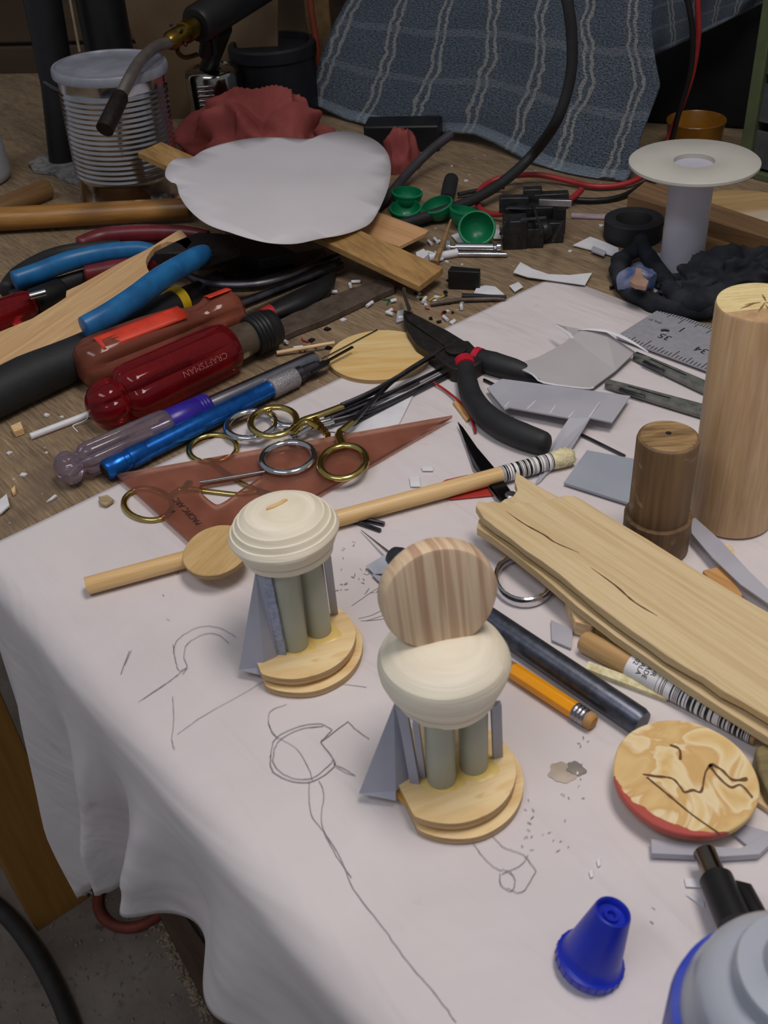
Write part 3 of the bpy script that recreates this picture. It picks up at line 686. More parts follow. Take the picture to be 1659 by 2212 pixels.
# folded metal channels
mch = plain('folded_sheet_metal', '8c908a', 1, .35, .5, c2='70746e', sc=200)
def channel(label, a, b, w0, w1_, zz, ztip):
    d = (b-a).normalized(); n_ = Vector((d.y, -d.x, 0)); th = thing('metal_channel', label, 'metal strip', a, ang_of(a, b))
    mb = MB(); N = 8; L = []
    for i in range(N+1):
        p = a.lerp(b, i/N); ww = w0+(w1_-w0)*(i/N)**.7; q = Vector((0, 0, .001))
        L.append([p+n_*ww*.0005-q*zz, p+n_*ww*.0005, p-n_*ww*.0005, p-n_*ww*.0005-q*zz])
    mb.grid(L, uv=False); mb.build('rail', mch, th, solid=.5, ang=20, fix=False)
    q = a.lerp(b, .22)+n_*w0*.0008
    mb = MB(); mb.box(q-Vector((0, 0, .0015)), (.016, .003, .0012), Matrix.Rotation(math.atan2(d.y, d.x), 3, 'Z')); mb.build('clip', M['dsteel'], th, bevel=.3)
    mb = MB(); mb.box(a.lerp(b, .33)+Vector((0, 0, .0004)), (.026, .0005, .0003), Matrix.Rotation(math.atan2(d.y, d.x), 3, 'Z')); mb.build('slot', M['ink'], th)
    return th
channel('narrow folded metal channel lying just below the steel ruler', P(1372, 762, 6), P(1600, 865, 6), 3, 8, 4, 0)
channel('wider folded metal channel lying above the dark wooden plug', P(1310, 822, 6), P(1600, 905, 6), 3, 9, 4, 0)
# ---- cut grey plastic sheet pieces
def sheetpiece(label, pts, z, thk, m=None, group=None, name='plastic_sheet_offcut', cat='plastic offcut', rotz=0, bevel=.15):
    mb = MB(); mb.prism(px(pts, z), h=thk*.001); return one(name, mb, m or M['grey'], label, cat, group, rotz=rotz, bevel=bevel)
th = thing('card_offcut', 'grey card cutout with curved notch lifted over the pliers handle', 'card offcut', P(1290, 760, 4), 0)
mcard = plain('grey_card', 'b4b0b2', 1, .55, c2='aca8aa', sc=20)
nrm_pts = [(1112, 787, 10), (1160, 772, 13), (1195, 754, 15), (1222, 738, 16), (1232, 728, 16), (1228, 716, 16), (1195, 698, 14), (1222, 705, 17), (1262, 712, 18), (1310, 718, 16), (1372, 760, 6), (1330, 800, 5), (1282, 836, 4), (1260, 838, 5), (1175, 826, 8), (1150, 808, 10), (1130, 800, 10)]
mb = MB(); mb.prism(px(nrm_pts), h=.0008); mb.build('sheet', mcard, th, ang=15)
mb = MB(); e = smooth(px([(1112, 788, 9.6), (1150, 809, 9.6), (1175, 827, 7.6), (1260, 839, 4.6), (1282, 837, 3.8)]), 3); mb.tube(e, .55, n=8); mb.build('torn_edge', M['white'], th)
mb = MB(); e = smooth(px([(1195, 698, 14), (1230, 722, 15.5), (1236, 732, 15.5)]), 3); mb.tube(e, lerpl([.2, .9, .5], 3), n=8, sq=(1, 2)); mb.build('torn_edge', M['white'], th)
mb = MB(); e = smooth(px([(1248, 712, 18), (1300, 712, 18.5), (1350, 730, 15), (1400, 760, 9)]), 3); mb.tube(e, lerpl([.2, 1.0, .9, .3], 3), n=8, sq=(.5, 2)); mb.build('torn_edge', M['white'], th)
th = thing('plastic_sheet_offcut', 'grey plastic sheet scored with slits and a long tab, below the pliers', 'plastic offcut', P(1200, 880, 2), 0)
mb = MB(); mb.prism(px([(1052, 838, 5), (1085, 818, 7), (1362, 855, 6), (1322, 912, 8), (1275, 902, 9), (1225, 985, 2.5), (1150, 1052, 1.6), (1168, 1040, 1.6), (1180, 978, 2.5), (1229, 903, 9), (1100, 880, 8), (1090, 884, 8)]), h=.0009); mb.build('sheet', M['grey'], th, ang=12)
mb = MB()
for q0, q1 in (((1090, 880, 8), (1100, 868, 8)), ((1138, 884, 8.3), (1165, 858, 7.5)), ((1187, 894, 8.8), (1200, 875, 8)), ((1228, 902, 9), (1240, 888, 8.6)), ((1272, 902, 9), (1295, 870, 8))):
    a = P(q0[0], q0[1], q0[2]+.1); b = P(q1[0], q1[1], q1[2]+.1); mb.tube([a, b], [.5, .25], n=6)
mb.build('score_line', M['white'], th)
sheetpiece('blue-grey plastic rectangle partly behind the dark wooden plug', [(1218, 1042, 3.5), (1268, 972, 3.5), (1420, 1000, 3.5), (1420, 1100, 3.5), (1395, 1098, 3.5)], 3.5, 1.6, plain('bluegrey_styrene', '9aa0aa', 1.1, .35, c2='949aa6', sc=25))
sheetpiece('pale grey corner of plastic lying beneath the forceps', [(700, 930), (800, 872), (900, 838), (862, 915), (780, 935)], 2.0, .7, M['white'])
sheetpiece('long narrow grey strip standing at the foot of the tall wooden cylinder', [(1492, 1122, 8), (1502, 1118, 8), (1560, 1170, 8), (1620, 1235, 8), (1720, 1330, 8), (1720, 1345, 8), (1600, 1262, 8), (1540, 1205, 8), (1494, 1152, 8)], 8, 1.0, M['grey'])
sheetpiece('small grey scrap between the scriber and the short barcoded dowel', [(1190, 1338), (1215, 1350), (1238, 1358), (1234, 1400), (1192, 1382)], 2.6, 1.2)
sheetpiece('grey plastic strip sticking out below the marbled disc', [(1406, 1812, 5), (1560, 1830, 5), (1600, 1832, 5), (1659, 1800, 5), (1700, 1775, 5), (1700, 1790, 5), (1640, 1845, 5), (1560, 1850, 5), (1408, 1843, 5)], 5, 3)
sheetpiece('flat grey triangle at the lower right of the marbled disc', [(1583, 1800), (1605, 1780), (1659, 1796), (1700, 1810), (1655, 1820), (1622, 1832)], 2.6, 1.0)
sheetpiece('small white rectangle beside the black metal tube', [(1478, 1896), (1516, 1898), (1520, 1917), (1482, 1915)], 1.9, .5, M['white'])
sheetpiece('translucent white shard in front of the black metal tube', [(1480, 1930), (1520, 1945), (1522, 1960), (1500, 1945)], 1.8, .4, M['white'])
for k, (x, y) in enumerate([(1288, 1858), (1272, 1882)]):
    sheetpiece('faint white sliver on bare paper above the blue cap' if k else 'faint white chip on bare paper below the marbled disc', [(x, y), (x+8, y-8), (x+10, y+10), (x+4, y+14)], 1.7, .4, M['white'])
for k, (x, y, w_, h_, lb) in enumerate([(884, 1040, 22, 20, 'clear bent plastic tab above the long thin dowel'), (910, 1012, 24, 8, 'flat white chip above the clear bent tab')]):
    sheetpiece(lb, [(x, y-h_/2), (x+w_, y-h_/2-2), (x+w_+2, y+h_/2), (x+3, y+h_/2)], 2.2, .8, M['white'])
sheetpiece('white paper label crumpled behind the figure with the upright disc', [(790, 1222, 3), (845, 1190, 7), (858, 1250, 6), (842, 1262, 4), (830, 1238, 5), (808, 1240, 3)], 3, .4, plain('bluish_label', 'b8bcc8', 1, .5), name='label_scrap', cat='label')
sheetpiece('thin grey plastic strip bent beside the crumpled label', [(803, 1240), (832, 1240), (845, 1262), (838, 1275), (825, 1262)], 2.8, .8)
# blister with red
mrp = plain('red_clear_plastic', 'e05048', 1.0, .3, c2='d04038', trans=.55)
sheetpiece('thin clear red plastic under the long thin dowel', [(948, 1045), (962, 1036), (1010, 1025), (1085, 1062), (1075, 1068), (975, 1078), (950, 1070)], 2.0, .6, mrp, name='clear_plastic_piece')
# wood sliver next to red wire
mb = MB(); mb.prism(px([(978, 868), (990, 864), (1018, 900), (1008, 908)], 2.6), h=.0014); one('wood_splinter', mb, wood('tan_splinter', 'd8b078', 'c09458', 1, 200, 14), 'tan splinter touching the curved red wire near the pliers', 'wood splinter', rotz=-.9)
mb = MB(); e = smooth(px([(935, 825, 3), (965, 845, 2.5), (1000, 875, 3.6), (1018, 905, 2.4), (1027, 935, 2)]), 6); mb.tube(e, .75, n=10); one('red_wire', mb, M['red'], 'short curved red wire between the forceps and pliers handle', 'wire')
mb = MB(); e = smooth(px([(1255, 938, 2), (1350, 985, 2)]), 2); mb.tube(e, .8, n=10); one('metal_rod', mb, M['dsteel'], 'thin grey rod lying beneath the scored plastic tab', 'rod')
mb = MB(); e = px([(1045, 820, 2), (1070, 832, 2)]); mb.tube(e, .9, n=10); one('metal_rod', mb, M['dsteel'], 'short dark pin between the two pliers handles', 'rod')
# metal tube with black sleeve
a = P(1522, 1842, 9); b = P(1573, 1960, 12); d = b-a
th = thing('tube_tool', 'short chrome tube with a black grip lying beside the glue bottle', 'tool', Vector((a.x, a.y, T+.001)), ang_of(a, b))
mb = MB(); mb.tube([a, a+d*.5], [3.9, 3.9], n=28); mb.build('tube', plain('smoky_chrome', '8a8078', 1, .15, 1), th, ang=40)
mb = MB(); mb.tube([a-d*.012, a-d*.004], [3.6, 3.6], n=28); mb.build('bore', M['ink'], th)
mb = MB(); mb.tube([a+d*.45, a+d*.5, a+d*1.3], [4.6, 5.6, 5.8], n=28); mb.build('grip', M['black'], th, ang=40)
mb = MB(); mb.tube([a+d*.62+_r*.005, a+d*.7+_r*.0075, a+d*1.2+_r*.008], [2, 3.2, 3.4], n=20); mb.build('side_clip', M['black'], th)
# blue cap
a = P(1270, 2083, PZ); b = P(1325, 1968, 27); ax = (b-a); H_ = ax.length*1000
th = thing('bottle_cap', 'blue conical glue bottle cap standing alone on the paper', 'cap', a, 0)
mcap = plain('blue_cap_plastic', '1c2fb4', 1.0, .32, c2='1a2aa6', sss=.15)
mb = MB(); mb.lathe([(10.6, 0), (11.0, .5), (11.0, 3.4), (10.2, 3.8), (9.7, 4.2), (8.9, 8), (5.9, H_-1.2), (5.6, H_-.3), (5.1, H_), (4.7, H_-.4), (4.5, H_-2.6), (2.6, H_-2.7), (2.4, H_-1.6), (1.4, H_-1.6), (1.2, H_-3), (0, H_-3)], a, ax, n=56); mb.build('cone', mcap, th, ang=40)
mb = MB(); x_ = ax.normalized().orthogonal().normalized(); y_ = ax.normalized().cross(x_)
for k in range(24):
    an = k*math.pi/12; dd = x_*math.cos(an)+y_*math.sin(an); mb.tube([a+dd*.0109+ax.normalized()*.0006, a+dd*.0109+ax.normalized()*.0032], [.35, .35], n=6)
mb.build('grip_ribs', mcap, th)
# glue bottle
c0 = P(1716, 2150, 84); cx_, cy_ = c0.x*1000, c0.y*1000
th = thing('glue_bottle', 'translucent white glue bottle with a blue label body in the near corner', 'bottle', W(cx_, cy_, PZ), .3)
mblue = plain('blue_label', '3446b4', 1.0, .4, c2='5a64b8', sc=30)
t = NT('milky_plastic'); t.col(lin('c4cad4')); mmilk = t.set(.28, trans=.25, sss=.3)
mb = MB(); mb.lathe([(25, 0), (26, 1), (26.4, 4), (26.4, 66), (25.8, 69), (24.2, 70)], W(cx_, cy_, PZ), n=72); mb.build('label_body', mblue, th, ang=40)
mb = MB(); mb.lathe([(24.0, 69.6), (23.6, 73), (22.4, 77), (21.6, 79), (21.6, 81), (20.6, 83.5), (18, 86), (15.4, 87.6), (14.6, 88), (14.6, 92), (14.0, 93.6), (11.5, 94.6), (9, 96), (7.8, 100), (6.8, 106), (4.6, 118), (3.4, 120), (0, 120.5)], W(cx_, cy_, PZ), n=72); mb.build('shoulder_and_nozzle', mmilk, th, ang=40)
mb = MB(); o = W(cx_, cy_, PZ)
for (z_, h_, a0, a1) in ((52, 8, 3.75, 3.95), (38, 14, 3.6, 4.1)):
    rows = [[o+Vector((math.cos(a0+(a1-a0)*j/8)*.02655, math.sin(a0+(a1-a0)*j/8)*.02655, (z_-h_/2+h_*i)*.001)) for j in range(9)] for i in range(2)]
    mb.grid(rows, uv=False)
mb.build('orange_print', plain('orange_print', 'd0503a', 1, .4), th, fix=False)
mb = MB(); mb.lathe([(3.4, 0), (3.0, .5), (1.5, .8), (0, .9)], P(1242, 1660, 1), n=24, wob=.5); one('glue_drop', mb, plain('clear_glue', 'b8b0a8', 1, .1, trans=.4), 'shiny dried glue drop on bare paper right of the figures', 'glue drop')
mb = MB(); mb.lathe([(4.8, 0), (4.4, .12)], P(1212, 1668, 1.0), n=28, wob=.4); one('glue_stain', mb, plain('tan_stain', 'c0b2a2', 1, .5), 'flat tan glue stain touching the shiny glue drop', 'stain')
# ================================================================== TOOLS IN THE MIDDLE
# transparent brown set square
mtri = plain('clear_brown_plastic', 'd0a08c', 1.0, .12, c2='bc8a76', sc=40, trans=.85, ior=1.2)
A_, B_, C_ = P(250, 1024, 5.2), P(977, 897, 5.2), P(447, 1203, 5.2)
sq_ = thing('set_square', 'transparent brown plastic set square lying under the scissor-handled forceps', 'set square', P(500, 1060, 3), ang_of(A_, B_))
hole = smooth(px([(430, 1050), (500, 1034), (570, 1022), (520, 1058), (482, 1085), (460, 1086)], 5.2), 4, True)
outer = [A_, B_, C_]; fl = outer+hole; tr = mg.tessellate_polygon([outer, hole]); nh = len(hole); dz = Vector((0, 0, .0019))
mb = MB(); mb.add(fl + [v-dz for v in fl], list(tr)+[tuple(i+len(fl) for i in q[::-1]) for q in tr] + [(i, (i+1) % 3, (i+1) % 3+len(fl), i+len(fl)) for i in range(3)] + [(3+i, 3+(i+1) % nh, 3+len(fl)+(i+1) % nh, 3+len(fl)+i) for i in range(nh)])
mb.build('plate', mtri, sq_, ang=20)
ta, tb = P(437, 1130, 5.35), P(372, 1062, 5.35)
text_part('printed_text', 'PACIFIC ARC', 4.8, ta, tb-ta, Vector((-(tb-ta).y, (tb-ta).x, 0)), M['ink'], sq_)
text_part('printed_text', '8', 3.2, P(380, 1105, 5.35), tb-ta, Vector((-(tb-ta).y, (tb-ta).x, 0)), M['ink'], sq_)
# scissor-handled forceps
def ellipse(cx, cy, a, b, rot, z, n=28):
    out = []
    for i in range(n):
        t_ = 2*math.pi*i/n; x = a*math.cos(t_); y = b*math.sin(t_)
        out.append(P(cx+x*math.cos(rot)-y*math.sin(rot), cy+x*math.sin(rot)+y*math.cos(rot), z))
    return out
def forceps(name, label, cat, rings, shanks, mring, mtip, tips, base, rr=2.0, ratchet=None, flat=None):
    th = thing(name, label, cat, base, 0)
    for (cx, cy, a, b, rot, z) in rings:
        mb = MB(); mb.tube(ellipse(cx, cy, a, b, rot, z), rr, n=12, closed=True, sq=(.85, 1.1)); mb.build('finger_ring', mring, th)
    for pts, r0, r1 in shanks:
        e = smooth(px(pts), 5); n_ = len(e)-1; mb = MB(); mb.tube(e, [r0+(r1-r0)*i/n_ for i in range(n_+1)], n=12, sq=(.8, 1.15)); mb.build('shank', mring, th)
    for pts, r0, r1 in tips:
        e = smooth(px(pts), 5); n_ = len(e)-1; mb = MB(); mb.tube(e, [r0+(r1-r0)*i/n_ for i in range(n_+1)], n=12, sq=(1.1, .75)); mb.build('jaw', mtip, th)
    if ratchet:
        mb = MB(); a, b = P(*ratchet[0]), P(*ratchet[1]); N = 7; d = (b-a)
        for i in range(N): mb.box(a+d*(i/N), (.0016, .0032, .0022+.0008*(i % 2)), Matrix.Rotation(math.atan2(d.y, d.x), 3, 'Z'))
        mb.build('ratchet', mring, th)
    return th
forceps('forceps', 'forceps with two gold finger rings lying on top of the set square', 'forceps',
        [(591, 911, 50, 31, -.12, 9), (741, 998, 50, 35, -.20, 8)],
        [([(636, 922, 9), (655, 908, 9), (690, 896, 9), (740, 877, 8.5)], 2.2, 1.9), ([(630, 936, 9), (652, 914, 9), (668, 912, 9), (690, 925, 9)], 2.0, 1.4), ([(740, 962, 8), (732, 938, 8), (745, 925, 8), (765, 908, 8)], 2.2, 1.9)],
        M['brass'], M['dsteel'], [([(738, 878, 8.5), (800, 850, 8.5), (860, 815, 9), (930, 772, 9.5), (984, 738, 10)], 2.2, 1.2), ([(762, 912, 8), (800, 872, 8), (850, 822, 8), (920, 775, 8.5), (975, 745, 9)], 2.0, 1.0)],
        P(745, 925, 5), 1.9, ((680, 905, 10), (712, 945, 9)))
forceps('forceps', 'forceps with two chrome finger rings tucked under the gold pair', 'forceps',
        [(543, 917, 54, 29, -.16, 6.5), (622, 988, 57, 32, -.14, 7.5)],
        [([(592, 905, 6.5), (610, 918, 6.5), (660, 918, 6.5), (720, 905, 6)], 2.0, 1.6), ([(636, 957, 7), (640, 943, 7), (670, 925, 7), (720, 910, 6.5)], 1.9, 1.6)],
        M['chrome'], M['dsteel'], [([(715, 906, 6), (780, 880, 5.5), (860, 842, 5), (930, 808, 4), (965, 790, 4)], 1.9, 1.0), ([(715, 912, 6), (800, 888, 5), (880, 852, 4), (940, 820, 3.5), (985, 797, 3.5)], 1.8, 1.0)],
        P(640, 940, 3), 1.9, ((618, 930, 8), (640, 950, 8)))
forceps('forceps', 'forceps with dull gold rings seen through the set square beneath it', 'forceps',
        [(460, 969, 52, 30, -.08, 2), (320, 1090, 53, 33, .12, 2)],
        [([(455, 998, 2), (480, 1018, 2), (520, 1042, 2), (560, 1062, 2)], 1.4, 1.2), ([(370, 1072, 2), (392, 1058, 2), (440, 1060, 2), (520, 1068, 2), (560, 1062, 2)], 1.5, 1.2)],
        M['brass'], M['dsteel'], [([(556, 1060, 2), (620, 1080, 2), (740, 1112, 2), (830, 1132, 2)], 1.4, 1.4), ([(556, 1064, 2), (620, 1082, 2), (740, 1118, 2), (822, 1146, 2)], 1.4, 1.2)],
        P(470, 1040, 0), 1.5, ((398, 1060, 3), (412, 1042, 3)))
# more needle-like instruments under them
for k, (p, q, r_, lb) in enumerate([((432, 1042, 5.9), (572, 1019, 6.3), .8, 'thin silver rod lying across the set square near its cutout'), ((700, 900, 3.5), (905, 825, 2.5), 1.1, 'slim grey rod beneath the bundle of forceps jaws, upper one'), ((735, 930, 3), (985, 803, 2.5), 1.0, 'slim grey rod beneath the bundle of forceps jaws, lower one')]):
    mb = MB(); a, b = P(*p), P(*q); mb.tube([a, b], [r_, r_], n=12); one('metal_rod', mb, M['steel'] if k == 0 else M['dsteel'], lb, 'rod', rotz=ang_of(a, b))
# scissors
th = thing('scissors', 'dark-bladed steel scissors lying partly under the splintered board', 'scissors', P(1100, 1090, 0), 0)
mbl = plain('dark_polished_steel', '34343a', 1, .2, .9)
mb = MB(); mb.prism(px([(988, 909), (1000, 922), (1030, 965), (1070, 1012), (1112, 1072), (1130, 1100), (1096, 1092), (1060, 1050), (1030, 1003), (1005, 955)], 4.6), h=.0012); mb.build('blade', mbl, th, bevel=.3)
mb = MB(); mb.prism(px([(989, 912), (1002, 950), (1025, 1002), (1045, 1040), (1075, 1080), (1090, 1092), (1062, 1060), (1022, 1010)], 3.3), h=.0010); mb.build('blade', M['steel'], th, bevel=.3)
mb = MB(); mb.lathe([(3.2, 0), (3.2, 2.2), (2.2, 3)], P(1104, 1076, 2.6), n=20); mb.build('pivot_screw', M['steel'], th)
mb = MB(); mb.tube(smooth(px([(1110, 1090, 3), (1125, 1130, 3), (1128, 1170, 3), (1120, 1200, 3)]), 4), 2.2, n=10); mb.build('shank', M['dsteel'], th)
mb = MB(); mb.tube(smooth(px([(1115, 1090, 3), (1150, 1125, 3), (1190, 1150, 3)]), 4), 2.2, n=10); mb.build('shank', M['dsteel'], th)
mb = MB(); mb.tube(ellipse(1132, 1252, 61, 50, .1, 3.5), 1.9, n=12, closed=True, sq=(1.5, .8)); mb.build('finger_ring', M['chrome'], th)
mb = MB(); mb.tube(ellipse(1225, 1185, 40, 32, .3, 3.5), 1.6, n=12, closed=True, sq=(1.3, .8)); mb.build('finger_ring', M['chrome'], th)
# long-nose pliers
th = thing('long_nose_pliers', 'long-nose pliers with thick black grips and red bands', 'pliers', P(1010, 770, 0), ang_of(P(873, 680), P(1020, 775)))
mjaw = plain('black_oxide_steel', '2c2a2a', 1.0, .5, .5, c2='3a3432', sc=200, bump=.2)
def gz(pts, z, h, name, m, bev=1.0): mb = MB(); mb.prism(px(pts, z), h=h/1000); return mb.build(name, m, th, bevel=bev, ang=30)
gz([(871, 668), (884, 671), (925, 692), (965, 712), (1003, 735), (1012, 735), (1035, 758), (1050, 775), (1025, 790), (985, 762), (948, 736), (905, 706), (880, 690)], 11, 9.5, 'jaw', mjaw)
gz([(870, 672), (879, 692), (905, 710), (950, 740), (985, 765), (1020, 790), (1000, 800), (975, 795), (935, 765), (900, 742), (880, 712)], 10.2, 9.6, 'jaw', mjaw)
mb = MB(); mb.lathe([(6.5, 0), (6.5, 1.4), (5.6, 1.8)], P(985, 757, 10.9), n=30); mb.build('pivot', mjaw, th)
mb = MB(); e = smooth(px([(1005, 785, 7), (1008, 815, 7), (1018, 855, 7.5), (1045, 893, 8), (1085, 922, 8), (1130, 942, 8), (1168, 955, 8)]), 6); n_ = len(e)-1
prof = [5.5, 6.2, 6.8, 7.2, 7.4, 7.4, 6.6]; mb.tube(e+[e[-1]+(e[-1]-e[-2]).normalized()*x_ for x_ in (.002, .0038, .005, .0056)], lerpl(prof, 6)+[6.3, 5.4, 3.6, 1.5], n=24, sq=(1.0, .95)); mb.build('grip', M['rubber'], th, ang=70)
mb = MB(); e = smooth(px([(1030, 772, 7), (1065, 785, 7), (1110, 798, 6.5), (1160, 812, 5), (1215, 826, 3)]), 6); mb.tube(e, lerpl([5.6, 7.2, 6.6, 4.4, 2.6], 6), n=24, sq=(1.0, 1.0)); mb.build('grip', M['rubber'], th, ang=70)
mred = plain('red_tape', 'c02034', 1, .4)
mb = MB(); e = px([(1003, 783, 7.2), (1006, 796, 7.2)]); mb.tube(e, 6.6, n=24); mb.build('red_band', mred, th)
mb = MB(); e = px([(1026, 771, 7.2), (1038, 775, 7.2)]); mb.tube(e, 6.5, n=24); mb.build('red_band', mred, th)
mb = MB(); ball(mb, P(1105, 902, 13.5), 1.2); mb.build('glue_blob', plain('dull_blob', '55565a', 1, .6), th)
# --- knives and drivers: axis helper
def turned_tool(th, name, a, b, stations, m, n=28, flute=0, ang=45, sub=None, depth=.0):
    """stations: (t along a->b, radius mm)"""
    mb = MB(); d = b-a
    mb.tube([a+d*t_ for t_, _ in stations], [r_ for _, r_ in stations], n=n)
    if flute:
        k = 0
        for i, (t_, r_) in enumerate(stations):
            c_ = a+d*t_
            for j in range(n):
                if flute > 0 and 2 < i < len(stations)-2:
                    q = math.cos(2*math.pi*j/n*flute); mb.v[k] = c_ + (mb.v[k]-c_)*(1-.15*max(0, q)**2)
                k += 1
    return mb.build(name, m, th, ang=ang)
# blue hobby knife
a, b = P(226, 1018, 7), P(762, 748, 9)
b2 = P(640, 812, 7); d = b2-a
th = thing('hobby_knife', 'metallic blue hobby knife with a knurled silver collar and narrow saw blade', 'knife', a, ang_of(a, b2))
mbl_ = plain('anodised_blue', '1c5fae', 1.15, .28, .75, c2='164f98', sc=200)
turned_tool(th, 'knurled_end', a, b2, [(0, 4.6), (.01, 5.8), (.07, 6.1), (.085, 6.1), (.09, 5.4), (.11, 5.4), (.115, 6.1), (.19, 6.1), (.195, 5.9)], mbl_)
turned_tool(th, 'end_hollow', a-d*.004, b2, [(0, 4.2), (.006, 4.2)], M['ink'])
turned_tool(th, 'barrel', a, b2, [(.19, 5.7), (.4, 5.9), (.75, 5.6)] + [(.76+.012*i, 5.6 if i % 2 else 5.0) for i in range(8)] + [(.86, 5.4)], mbl_)
mkn = plain('knurled_aluminium', 'b8b4b8', 1, .42, .8, c2='98949a', sc=900, bump=.8, bsc=1500)
turned_tool(th, 'collar', a, b2, [(.845, 5.6), (.85, 6.6), (.985, 6.6), (.995, 6.0)], mkn)
turned_tool(th, 'chuck', a, b2, [(.99, 5.0), (1.03, 5.0), (1.035, 4.2), (1.12, 3.4)], M['dsteel'])
mb = MB(); q0, q1 = P(668, 800, 7.5), P(762, 748, 9.5); dd = (q1-q0).normalized(); nn = Vector((-dd.y, dd.x, 0))
mb.prism([q0+nn*.0028, q0+(q1-q0)*.35+nn*.0026, q0+(q1-q0)*.4+nn*.0010, q1+nn*.0009, q1-nn*.0009, q0+(q1-q0)*.45-nn*.001, q0+(q1-q0)*.35-nn*.004, q0-nn*.0035], h=.0009); mb.build('saw_blade', M['dsteel'], th)
# clear purple-collared nut driver
a, b = P(150, 1010, 10), P(680, 776, 8); d = b-a
th = thing('nut_driver', 'nut driver with clear fluted handle, purple collar and hollow chrome shaft', 'nut driver', a, ang_of(a, b))
mcl = plain('clear_smoky_plastic', 'b8a8b8', 1, .08, c2='a898a8', sc=60, trans=.8, ior=1.4)
turned_tool(th, 'handle', a, b, [(-.045, 2), (-.042, 5), (-.025, 8.4), (-.005, 9.6), (.015, 9.0), (.03, 6.6), (.042, 6.6), (.055, 9.0), (.08, 9.6), (.2, 9.4), (.32, 9.4), (.36, 9.2), (.375, 8.2)], mcl, n=48, flute=8)
turned_tool(th, 'collar', a, b, [(.37, 8.2), (.375, 8.6), (.49, 8.4)] + [(.495+.006*i, 8.4 if i % 2 else 7.9) for i in range(6)] + [(.535, 7.4)], plain('purple_plastic', '34229a', 1, .3))
turned_tool(th, 'shaft', a, b, [(.30, 2.8), (.53, 5.2), (.97, 5.4), (1.0, 5.0)], plain('hazy_chrome', '9c9aa4', 1, .25, 1))
turned_tool(th, 'socket_bore', a, b, [(1.001, 3.6), (1.006, 3.6)], M['ink'])
# big red screwdriver
a, b = P(238, 868, 15), P(585, 708, 15); d = b-a
th = thing('screwdriver', 'big clear red screwdriver handle with black sleeve and raised lettering', 'screwdriver', a, ang_of(a, b))
mrd = plain('clear_red_plastic', 'b0242c', 1.0, .08, c2='981a24', sc=40, trans=.78, ior=1.35)
turned_tool(th, 'handle', a, b, [(-.12, 2), (-.115, 5), (-.10, 8.5), (-.07, 11.8), (-.03, 13.8), (.01, 14.2), (.035, 13.4), (.05, 11.4), (.06, 11.4), (.075, 14), (.10, 16.4), (.14, 17.2), (.3, 17), (.5, 17), (.66, 16.6), (.71, 15.5), (.73, 13.5)], mrd, n=48, flute=6)
mcb = plain('clear_amber_plastic', '9a8a78', 1, .1, c2='807060', trans=.7, ior=1.35)
turned_tool(th, 'bolster', a, b, [(.72, 12), (.74, 11), (.90, 10.4), (.91, 10.4)], mcb, n=36)
turned_tool(th, 'core', a, b, [(.46, 3), (.48, 4.6), (.9, 5)], plain('milky_core', 'a09080', 1, .3, trans=.3), n=24)
turned_tool(th, 'black_sleeve', a, b, [(.86, 11)] + [(.865+.012*i, 13.2 if i % 2 else 12.5) for i in range(9)] + [(.98, 12.8), (1.02, 11.5), (1.03, 8)], M['black'], n=36)
sd = d.normalized().cross(Vector((0, 0, 1))).normalized()
def onh(a0, t0, Rr):
    def f(p):
        an = a0 + p.y/Rr
        return a + d*t0 - d.normalized()*p.x + (sd*math.sin(an) + Vector((0, 0, 1))*math.cos(an))*(Rr+p.z)
    return f
text_part('raised_lettering', 'CRAFTSMAN', 5.6, a, d, d, plain('pale_red_ink', 'b8605c', 1, .4), th, bend=onh(1.12, .62, .0172))
# clear orange-striped screwdriver
a, b = P(186, 792, 15), P(505, 668, 15); d = b-a
th = thing('screwdriver', 'brownish clear screwdriver handle with bright orange stripe behind the red one', 'screwdriver', a, ang_of(a, b))
mam = plain('clear_brown_handle', 'a8604c', 1.1, .12, c2='74402f', sc=30, trans=.55, ior=1.35)
turned_tool(th, 'handle', a, b, [(-.05, 6), (-.04, 10), (-.01, 14), (.05, 16.4), (.12, 17), (.4, 16.6), (.62, 15), (.68, 12.5), (.74, 11.2), (.80, 12), (.84, 14), (.92, 14.5), (1.0, 13.6), (1.03, 10)], mam, n=40, flute=5)
mor = plain('orange_stripe', 'd8402a', 1.1, .35)
for (t0, t1, an0, an1, r_) in ((.08, .63, .0, .75, 16.4), (.84, 1.0, -.5, .1, 14.3)):
    rows = [[a+d*(t0+(t1-t0)*i/8) + (sd*math.sin(an0+(an1-an0)*j/6)+Vector((0, 0, 1))*math.cos(an0+(an1-an0)*j/6))*(r_+.35)*.001 for j in range(7)] for i in range(9)]
    mb = MB(); mb.grid(rows, uv=False); mb.build('orange_stripe', mor, th, solid=.3, fix=False)
turned_tool(th, 'shaft', a, P(738, 572, 8), [(.56, 3.8), (.98, 3.6), (1.0, 3.0)], M['dsteel'])
